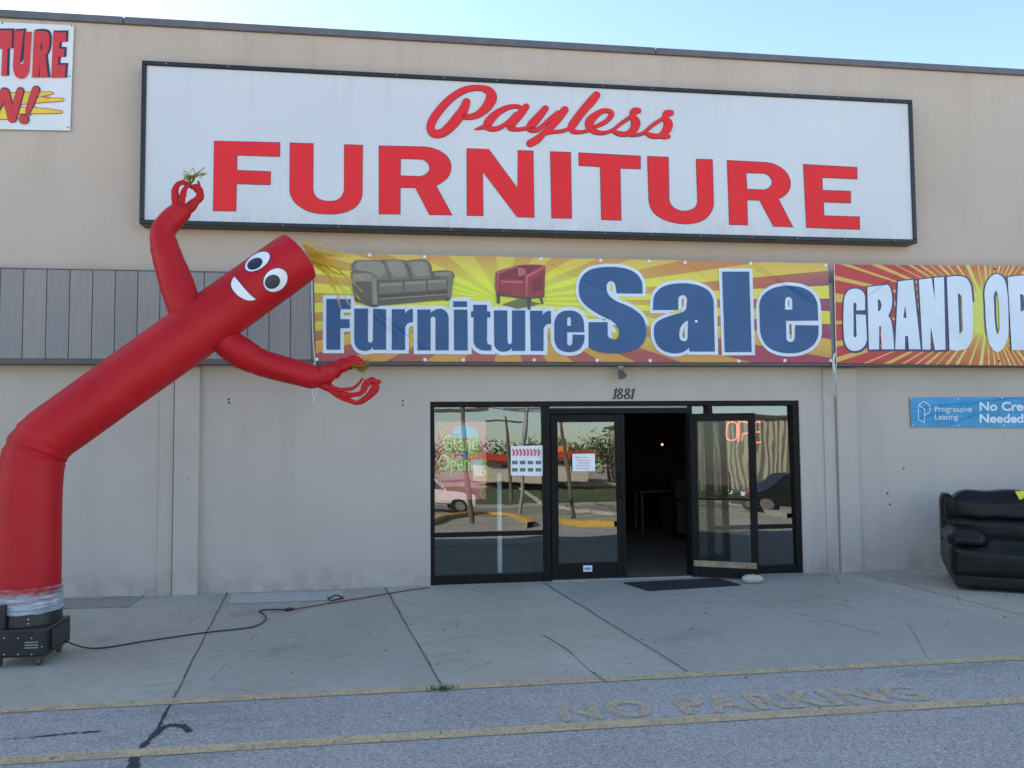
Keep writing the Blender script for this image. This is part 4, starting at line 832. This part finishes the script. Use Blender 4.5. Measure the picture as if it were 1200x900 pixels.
for t_, bx_ in (('Grand', (150, 350, 485, 508)), ('Opening', (110, 535, 560, 748))):
    text('lettering_edge', t_, plane(GY-.006, *rw), (bx_[0]-5, bx_[1]-5, bx_[2]+8, bx_[3]+6), M_gd, po, .045); text('lettering', t_, plane(GY-.009, *rw), bx_, M_gl, po, .02)
strokes('streamer', [[(140, 245, 8), (155, 290, 8), (130, 330, 8), (150, 370, 8)], [(140, 770, 8), (125, 800, 8), (150, 830, 8), (130, 860, 8)], [(510, 800, 10), (530, 850, 10), (500, 900, 10), (525, 950, 10)]], plane(GY-.012, *rw), M_gl, po)
M_pap = vivid('paper_white', (.80, .84, .86)); M_pr2 = vivid('ink_red', (.75, .12, .15)); M_pg = vivid('ink_grey', (.15, .16, .17))
FY = .048
pf = quad('window_flyer', plane(FY), [(598.5, 523), (636, 522), (636, 558), (598.5, 557)], M_pap); tag(pf, 'white sale flyer with red heading and rows of small furniture pictures in the window', 'flyer')
strokes('heading', [[(601+k*4.2, 527, 2.2), (602.5+k*4.2, 530, 2.6), (601.5+k*4.2, 533.5, 2.2)] for k in range(8)], plane(FY-.003), M_pr2, pf, 0, -.0003, 3)
bs = []
for r_ in range(2):
    for c_ in range(4):
        a = W(600+c_*9.2, 540+r_*8.5, FY); b = W(606.5+c_*9.2, 544+r_*8.5, FY); bs.append(((a.x, FY-.003, b.z), (b.x, FY-.001, a.z)))
boxes('picture', bs, M_pg, pf)
ps_ = tag(quad('paper_notice', plane(GY+.0), [(553.5, 538), (565.5, 538), (565, 558), (555, 558)], M_pap), 'small white notice over the corner of the pink poster', 'notice')
for v in ps_.data.vertices: v.co.y -= .015
pn = tag(quad('paper_notice', plane(.035), [(670.5, 532), (697, 531.5), (697.5, 552), (671, 552)], M_pap), 'white paper notice with pink writing taped to the closed glass door', 'notice')
strokes('writing', [[(675+random.uniform(0, 3), 536+k*3.2, .9), (686, 536.2+k*3.2, .6), (692-random.uniform(0, 4), 535.9+k*3.2, .9)] for k in range(5)], plane(.032), vivid('ink_pink', (.8, .25, .35)), pn, 0, -.0003, 2)
# neon
def emit(name, col, st):
    n = N(name); e = n.n('Emission'); e.inputs[0].default_value = (*col, 1); e.inputs[1].default_value = st; return n.done(e.outputs[0])
NE = empty('neon_sign', W(875, 505, .2), 'red neon OPEN sign hanging inside the right window', 'neon sign')
M_ne = emit('neon_red', (1, .12, .09), .75); mpn = plane(.20, 830, 480, 13.33)
def neon(paths):
    bm = bmesh.new()
    for q in paths: sweep(bm, [mpn(*p) for p in q], [.007]*len(q), 8, 5)
    return bmo('letter', bm, M_ne, NE, True)
neon([[(350, 190), (300, 230), (285, 340), (290, 440), (340, 480), (410, 470), (445, 420), (445, 240), (400, 195), (350, 190)]])
neon([[(470, 500), (475, 350), (480, 200), (560, 195), (625, 210), (640, 290), (620, 360), (560, 375), (540, 380), (530, 490)]])
neon([[(820, 200), (740, 200), (735, 300), (735, 400), (735, 505), (820, 510)], [(740, 350), (800, 350)]])
M_ne = simple('unlit_tube', (.25, .22, .22), .2)
neon([[(900, 515), (905, 360), (910, 205), (980, 360), (1050, 520), (1055, 360), (1060, 210)]])
bm = bmesh.new(); box(bm, mpn(230, 345)+Vector((0, .02, 0)), mpn(420, 395)+Vector((0, .05, 0))); bmo('transformer', bm, M_black, NE)
# interior things
LP = empty('table_lamp', (3.35, 4.4, 0), 'small lit lamp glowing far inside the dark doorway', 'lamp')
lp = W(776, 521, 4.5)
bm = bmesh.new(); cyl(bm, (lp.x, lp.y, .72), (lp.x, lp.y, .76), .09, .07); cyl(bm, (lp.x, lp.y, .76), (lp.x, lp.y, lp.z-.02), .02, .012); bmo('lamp_stand', bm, M_black, LP)
bm = bmesh.new(); ball(bm, lp, .022); bmo('bulb', bm, emit('bulb_glow', (1, .50, .18), .5), LP)
tb = empty('side_table', (lp.x, lp.y, 0), 'dark side table under the lamp inside the shop', 'table')
boxes('table_top', [((lp.x-.5, lp.y-.25, .68), (lp.x+.5, lp.y+.25, .719))], M_ifl, tb, .004)
for dx in (-.45, .45):
    for dy in (-.2, .2): boxes('leg', [((lp.x+dx-.02, lp.y+dy-.02, 0), (lp.x+dx+.02, lp.y+dy+.02, .678))], M_ifl, tb)
M_ish = simple('showroom_upholstery', (.025, .02, .02), .7)
def inside_sofa(x, y, w_, label, nm='showroom_sofa', mt=None):
    mt = mt or M_ish; o = empty(nm, (x, y, 0), label, 'sofa')
    boxes('seat', [((x, y, .12), (x+w_, y+.8, .45))], mt, o, .05, 3); boxes('backrest', [((x, y+.6, .46), (x+w_, y+.85, .95))], mt, o, .07, 3)
    for a in (x-.18, x+w_+.002): boxes('arm', [((a, y, .1), (a+.178, y+.85, .65))], mt, o, .05, 3)
inside_sofa(2.55, 3.2, .7, 'dark armchair dimly seen inside the doorway', 'showroom_armchair')
inside_sofa(.7, 2.2, 1.5, 'dark sofa behind the left shop window')
inside_sofa(4.6, 3.0, 1.6, 'dark sofa behind the right shop window')
pst = tag(boxes('display_post', [((W(583, 600, .6).x, .6, 0), (W(588, 600, .6).x, .65, 1.25))], M_pap), 'thin pale display post standing inside the left window', 'post')
vase = empty('display_vase', W(877, 580, .55), 'red topped amber vase inside the right window behind the open door', 'vase')
c = W(877, 583, .55)
bm = bmesh.new(); cyl(bm, (c.x, c.y, .0), (c.x, c.y, c.z-.12), .07, .05, 20); bmo('pedestal', bm, M_ish, vase)
bm = bmesh.new(); cyl(bm, (c.x, c.y, c.z-.12), (c.x, c.y, c.z), .04, .05, 20); bmo('body', bm, vivid('amber', (.7, .4, .08)), vase)
bm = bmesh.new(); [ball(bm, (c.x+random.uniform(-.06, .06), c.y, c.z+random.uniform(.02, .09)), .035) for i in range(8)]; bmo('flowers', bm, vivid('flower_red', (.8, .05, .06)), vase)

# ------------------------------------------------------------------ across the lot, seen mirrored in the glass
M_kerb = simple('kerb_yellow', (.55, .33, .05), .8, 0, .2, 6); M_kerbw = simple('kerb_concrete', (.42, .38, .32), .85, 0, .2, 6); M_grass = simple('far_grass', (.06, .085, .02), .95, 0, .4, 3); M_road = simple('far_road', (.26, .225, .17), .9, 0, .2, .6)
def kerb(name, pts, wd, mat, h=.14):
    P_ = catmull([Vector((p.x, p.y, p.z)) for p in pts], 8); vs, fs = [], []
    for i, p in enumerate(P_):
        t = (P_[min(i+1, len(P_)-1)]-P_[max(0, i-1)]).normalized(); nn = Vector((-t.y, t.x, 0))*wd/2
        vs += [p+nn-Vector((0, 0, .02)), p+nn+Vector((0, 0, h)), p-nn+Vector((0, 0, h)), p-nn-Vector((0, 0, .02))]
        if i:
            for q in range(3): a = 4*i-4+q; fs.append((a, a+1, a+5, a+4))
    o = pyd(name, vs, fs, mat); o['kind'] = 'structure'; return o
kerb('kerb', [GM(*p) for p in ((480, 622), (505, 616), (530, 606), (560, 601), (592, 602), (615, 610), (622, 618))], .22, M_kerb)
kerb('kerb', [GM(*p) for p in ((640, 607), (656, 610), (670, 613), (690, 615), (722, 617))], .22, M_kerb)
kerb('kerb', [GM(*p) for p in ((560, 560), (590, 566), (620, 580), (640, 590), (680, 597), (722, 603), (800, 606))], .3, M_kerbw)
kerb('kerb', [GM(*p) for p in ((815, 585), (850, 592), (890, 600), (925, 606))], .3, M_kerbw)
def gsheet(name, pts, mat, z=-.006):
    o = pyd(name, [Vector((p[0], p[1], z+lot(p[1]))) for p in pts], [tuple(range(len(pts)))], mat); o['kind'] = 'structure'; return o
gsheet('grass_verge', [(-90, -42, 0), (110, -42, 0), (110, -60, 0), (-90, -60, 0)], M_grass)
gsheet('road', [(-150, -30.1, 0), (150, -30.1, 0), (150, -39, 0), (-150, -39, 0)], M_road)
for k_ in range(16):
    x_ = random.uniform(-4, 22); y_ = random.uniform(-11, -45); L_ = random.uniform(6, 18); pts_ = []
    for i in range(7): pts_.append((x_+L_*i/6, y_+random.uniform(-.35, .35)*2+i*.3)) if k_ % 3 else pts_.append((x_+random.uniform(-.3, .3)+i*.2, y_-L_*i/6))
    P_ = catmull([Vector((a_, b_, 0)) for a_, b_ in pts_], 5); vs, fs = [], []
    for i, p in enumerate(P_):
        t = (P_[min(i+1, len(P_)-1)]-P_[max(0, i-1)]).normalized(); nn = Vector((-t.y, t.x, 0))*random.uniform(.02, .05)
        for q in (p+nn, p-nn): q.z = lot(q.y)+.012; vs.append(q)
        if i: fs.append((2*i-2, 2*i-1, 2*i+1, 2*i))
    pyd('tar_crack', vs, fs, M_tar)['kind'] = 'structure'
# restaurant across the street
RB = empty('restaurant_building', (6, -58, 0), 'red-roofed roadside restaurant across the street, mirrored in the shop glass', 'restaurant')
a = M(572, 550, 56).x; b = M(690, 550, 56).x; yb = -56
M_rr = vivid('red_roof', (.55, .05, .03)); M_cr = vivid('cream_wall', (.55, .47, .36)); M_or = vivid('orange_sign', (.75, .28, .04)); M_dg = simple('far_window', (.03, .035, .04), .2)
zb_, za_, zr_ = M(630, 556, 56).z, M(630, 539, 56).z, M(630, 531, 56).z; zo_ = M(630, 524, 56).z
boxes('wall', [((a, yb-10, zb_-.5), (b, yb, za_))], M_cr, RB); boxes('fascia', [((a-.6, yb-10.5, za_), (b+.6, yb+.6, zr_))], M_rr, RB); boxes('roof', [((a+(b-a)*.35, yb-9, zr_), (b-(b-a)*.15, yb-.6, zo_))], M_or, RB)
for i in range(6): xx = a+.8+i*(b-a-2)/6; boxes('window', [((xx, yb-.01, zb_+.7), (xx+1.0, yb+.03, za_-.25))], M_dg, RB)
MB_ = empty('metal_building', (20, -60, 0), 'tan ribbed metal building across the lot, mirrored in the right window', 'warehouse')
a = M(806, 520, 48).x; z1 = M(870, 490, 48).z; n = N('ribbed_metal'); rb_ = n.ma('ABSOLUTE', n.ma('SUBTRACT', n.ma('FRACT', n.ma('DIVIDE', n.xyz()[0], .45)), .5)); M_rib = n.done(n.pr(n.mix(n.rng(n.noise(.6, 3, .5, n.vec((3, 1, .2))), .3, .7), (.34, .30, .21), (.42, .37, .27)), .6, 0, n.bump(rb_, .9, .2)))
boxes('wall', [((a, -70, -1), (a+40, -48, z1))], M_rib, MB_); boxes('eave_trim', [((a-.3, -70.3, z1), (a+40, -47.8, z1+.25))], simple('dark_eave', (.08, .09, .07), .6), MB_)
gsheet('grass_verge', [(a-2, -40.2, 0), (a+30, -40.2, 0), (a+30, -41.9, 0), (a-2, -41.9, 0)], M_grass, -.003)
# poles
M_wood = simple('pole_wood', (.13, .10, .07), .9); M_stl = simple('pole_steel', (.25, .25, .24), .5, .4)
def pole(px, pt, d, r, label, arms, mat, lean=0.):
    t_ = M(px, pt, d); bx = t_.x+lean; e = empty('utility_pole', (bx, t_.y, 0), label, 'pole', 'poles across the street')
    bm = bmesh.new(); cyl(bm, (bx, t_.y, lot(t_.y)-.2), (t_.x, t_.y, t_.z), r, r*.65, 10); bmo('shaft', bm, mat, e)
    for h in arms: boxes('crossarm', [((t_.x-1.0, t_.y-.06, t_.z-h-.1), (t_.x+1.0, t_.y+.06, t_.z-h+.02))], mat, e)
    return t_
q1 = pole(592, 487, 44, .14, 'thin wooden utility pole beside the restaurant, mirrored in the window', (.3,), M_wood)
q2 = pole(616, 470, 26, .13, 'leaning light pole with twin lamp heads, mirrored in the window', (.25,), M_stl, -.5)
q3 = pole(541, 440, 18, .11, 'tall wooden utility pole near the lot, mirrored in the left window', (.4, 1.1), M_wood, .3)
q4 = pole(652, 440, 22, .10, 'wooden pole mirrored in the glass door', (.4,), M_wood, .7)
q5 = M(585, 520, 50)
W_ = empty('overhead_wires', (0, -30, 0), 'dark power lines strung between the poles, mirrored in the glass', 'wires')
for k in range(3):
    cord('wire', [Vector((-40, -25, 9+k*.5)), q3+Vector((0, 0, -.4-k*.3)), q2+Vector((0, 0, 1.5-k*.3)), q1+Vector((0, 0, 3-k*.4)), Vector((60, -60, 9+k))], .012, M_black, W_, 10)
# vehicles
def wheel(par, c, r, wd, rimm):
    bm = bmesh.new(); cyl(bm, c-Vector((0, wd/2, 0)), c+Vector((0, wd/2, 0)), r, r, 28); o = bmo('wheel', bm, M_cb, par, False)
    bm = bmesh.new(); cyl(bm, c+Vector((0, wd/2-.01, 0)), c+Vector((0, wd/2+.012, 0)), r*.62, r*.58, 20); [box(bm, c+Vector((math.cos(a)*r*.3-.03, wd/2+.01, math.sin(a)*r*.3-.03)), c+Vector((math.cos(a)*r*.3+.03, wd/2+.02, math.sin(a)*r*.3+.03))) for a in [k*1.256 for k in range(5)]]; bmo('rim', bm, rimm, o)
def vehicle(name, x, y, prof, cab, wheels, wd, mat, label, cat, flip=1):
    Z0 = lot(y); e = empty(name, (x, y, Z0), label, cat)
    def prism(nm, pr, hw, mt, par, bev=.05):
        bm = bmesh.new(); f = bm.faces.new([bm.verts.new((x+flip*u, y-hw, v+Z0)) for u, v in pr]); r_ = bmesh.ops.extrude_face_region(bm, geom=[f]); bmesh.ops.translate(bm, verts=[g for g in r_['geom'] if isinstance(g, bmesh.types.BMVert)], vec=(0, 2*hw, 0))
        if bev: bmesh.ops.bevel(bm, geom=bm.edges[:], offset=bev, segments=2, affect='EDGES')
        return bmo(nm, bm, mt, par)
    b_ = prism('body', prof, wd/2, mat, e); c_ = prism('cab', cab, wd/2-.12, mat, e)
    cx = sum(u for u, v in cab)/len(cab); cz = sum(v for u, v in cab)/len(cab)
    prism('side_window', [(cx+(u-cx)*.84, cz+(v-cz)*.70+.02) for u, v in cab], wd/2-.105, M_dg, e, 0)
    for u in wheels:
        for s in (-1, 1): wheel(e, Vector((x+flip*u, y+s*(wd/2-.1), Z0+.36)), .36, .22, M_alu)
    boxes('headlight', [((x+flip*prof[0][0]-.04, y-wd/2+.1, Z0+.65), (x+flip*prof[0][0]+.04, y-wd/2+.4, Z0+.8)), ((x+flip*prof[0][0]-.04, y+wd/2-.4, Z0+.65), (x+flip*prof[0][0]+.04, y+wd/2-.1, Z0+.8))], M_pap, e)
vp = GM(556, 600)
vehicle('pickup_truck', vp.x, vp.y, [(0, .4), (.05, .95), (-1.4, 1.08), (-5.4, 1.1), (-5.5, .45)], [(-1.3, 1.05), (-1.9, 1.75), (-3.2, 1.8), (-3.5, 1.05)], (-.85, -4.5), 1.9, simple('white_car_paint', (.70, .68, .64), .3, 0, .03), 'white pickup truck parked across the lot, mirrored in the left window', 'pickup')
vp = GM(862, 602)
vehicle('parked_car', vp.x, vp.y, [(0, .3), (.0, .75), (1.2, .95), (4.4, 1.0), (4.6, .35)], [(1.0, .9), (1.9, 1.5), (3.6, 1.52), (4.3, .95)], (.9, 3.6), 1.8, simple('dark_car_paint', (.02, .022, .022), .25, 0, .05), 'dark parked car across the lot, mirrored in the right window', 'car')
# trees behind the restaurant
M_leaf = simple('tree_leaves', (.05, .075, .02), .8, 0, .5, 2); M_bark = simple('tree_bark', (.10, .08, .06), .9)
def tree(x, y, h, r, label):
    e = empty('tree', (x, y, 0), label, 'tree', 'trees across the street'); bm = bmesh.new(); cyl(bm, (x, y, lot(y)-.2), (x, y, h*.6), .25, .12, 8)
    for k in range(5): a = random.uniform(0, 6.28); cyl(bm, (x, y, h*(.3+.06*k)), (x+math.cos(a)*r*.6, y+math.sin(a)*r*.6, h*(.55+.07*k)), .08, .03, 6)
    bmo('trunk', bm, M_bark, e); vs, fs = [], []; cl = [Vector((x+random.gauss(0, r*.5), y+random.gauss(0, r*.5), h*.62+random.gauss(0, h*.14))) for i in range(16)]
    for i in range(1500):
        c = random.choice(cl)+Vector([random.gauss(0, r*.22) for _ in range(3)]); s = random.uniform(.12, .3); u = Vector([random.gauss(0, 1) for _ in range(3)]).normalized()*s; v = Vector([random.gauss(0, 1) for _ in range(3)]).normalized()*s; b = len(vs); vs += [c, c+u, c+v]; fs.append((b, b+1, b+2))
    pyd('crown', vs, fs, M_leaf, e)
for px, h, r_, lb in ((505, 6.5, 3, 'broad tree at the far left of the mirrored street'), (580, 5.2, 2.6, 'round tree behind the tall pole in the mirrored street'), (612, 4.6, 2.2, 'low tree right of the lamp pole in the mirrored street'), (640, 5.6, 3, 'tall tree over the restaurant roof in the mirrored street'), (668, 5.2, 3, 'wide tree behind the red sign in the mirrored street'), (712, 5.6, 3.2, 'dense tree right of the restaurant in the mirrored street'), (760, 6, 3, 'tree left of the ribbed metal building')):
    p = M(px, 530, 68); h = M(px, 522+(h-4.6)*-5, 68).z; tree(p.x, p.y, h, r_*.8, lb)
for o in bpy.data.objects:
    if o.type == 'MESH' and len(o.data.materials) and o.parent is None and 'kind' not in o and 'label' not in o: print('UNLABELLED', o.name)
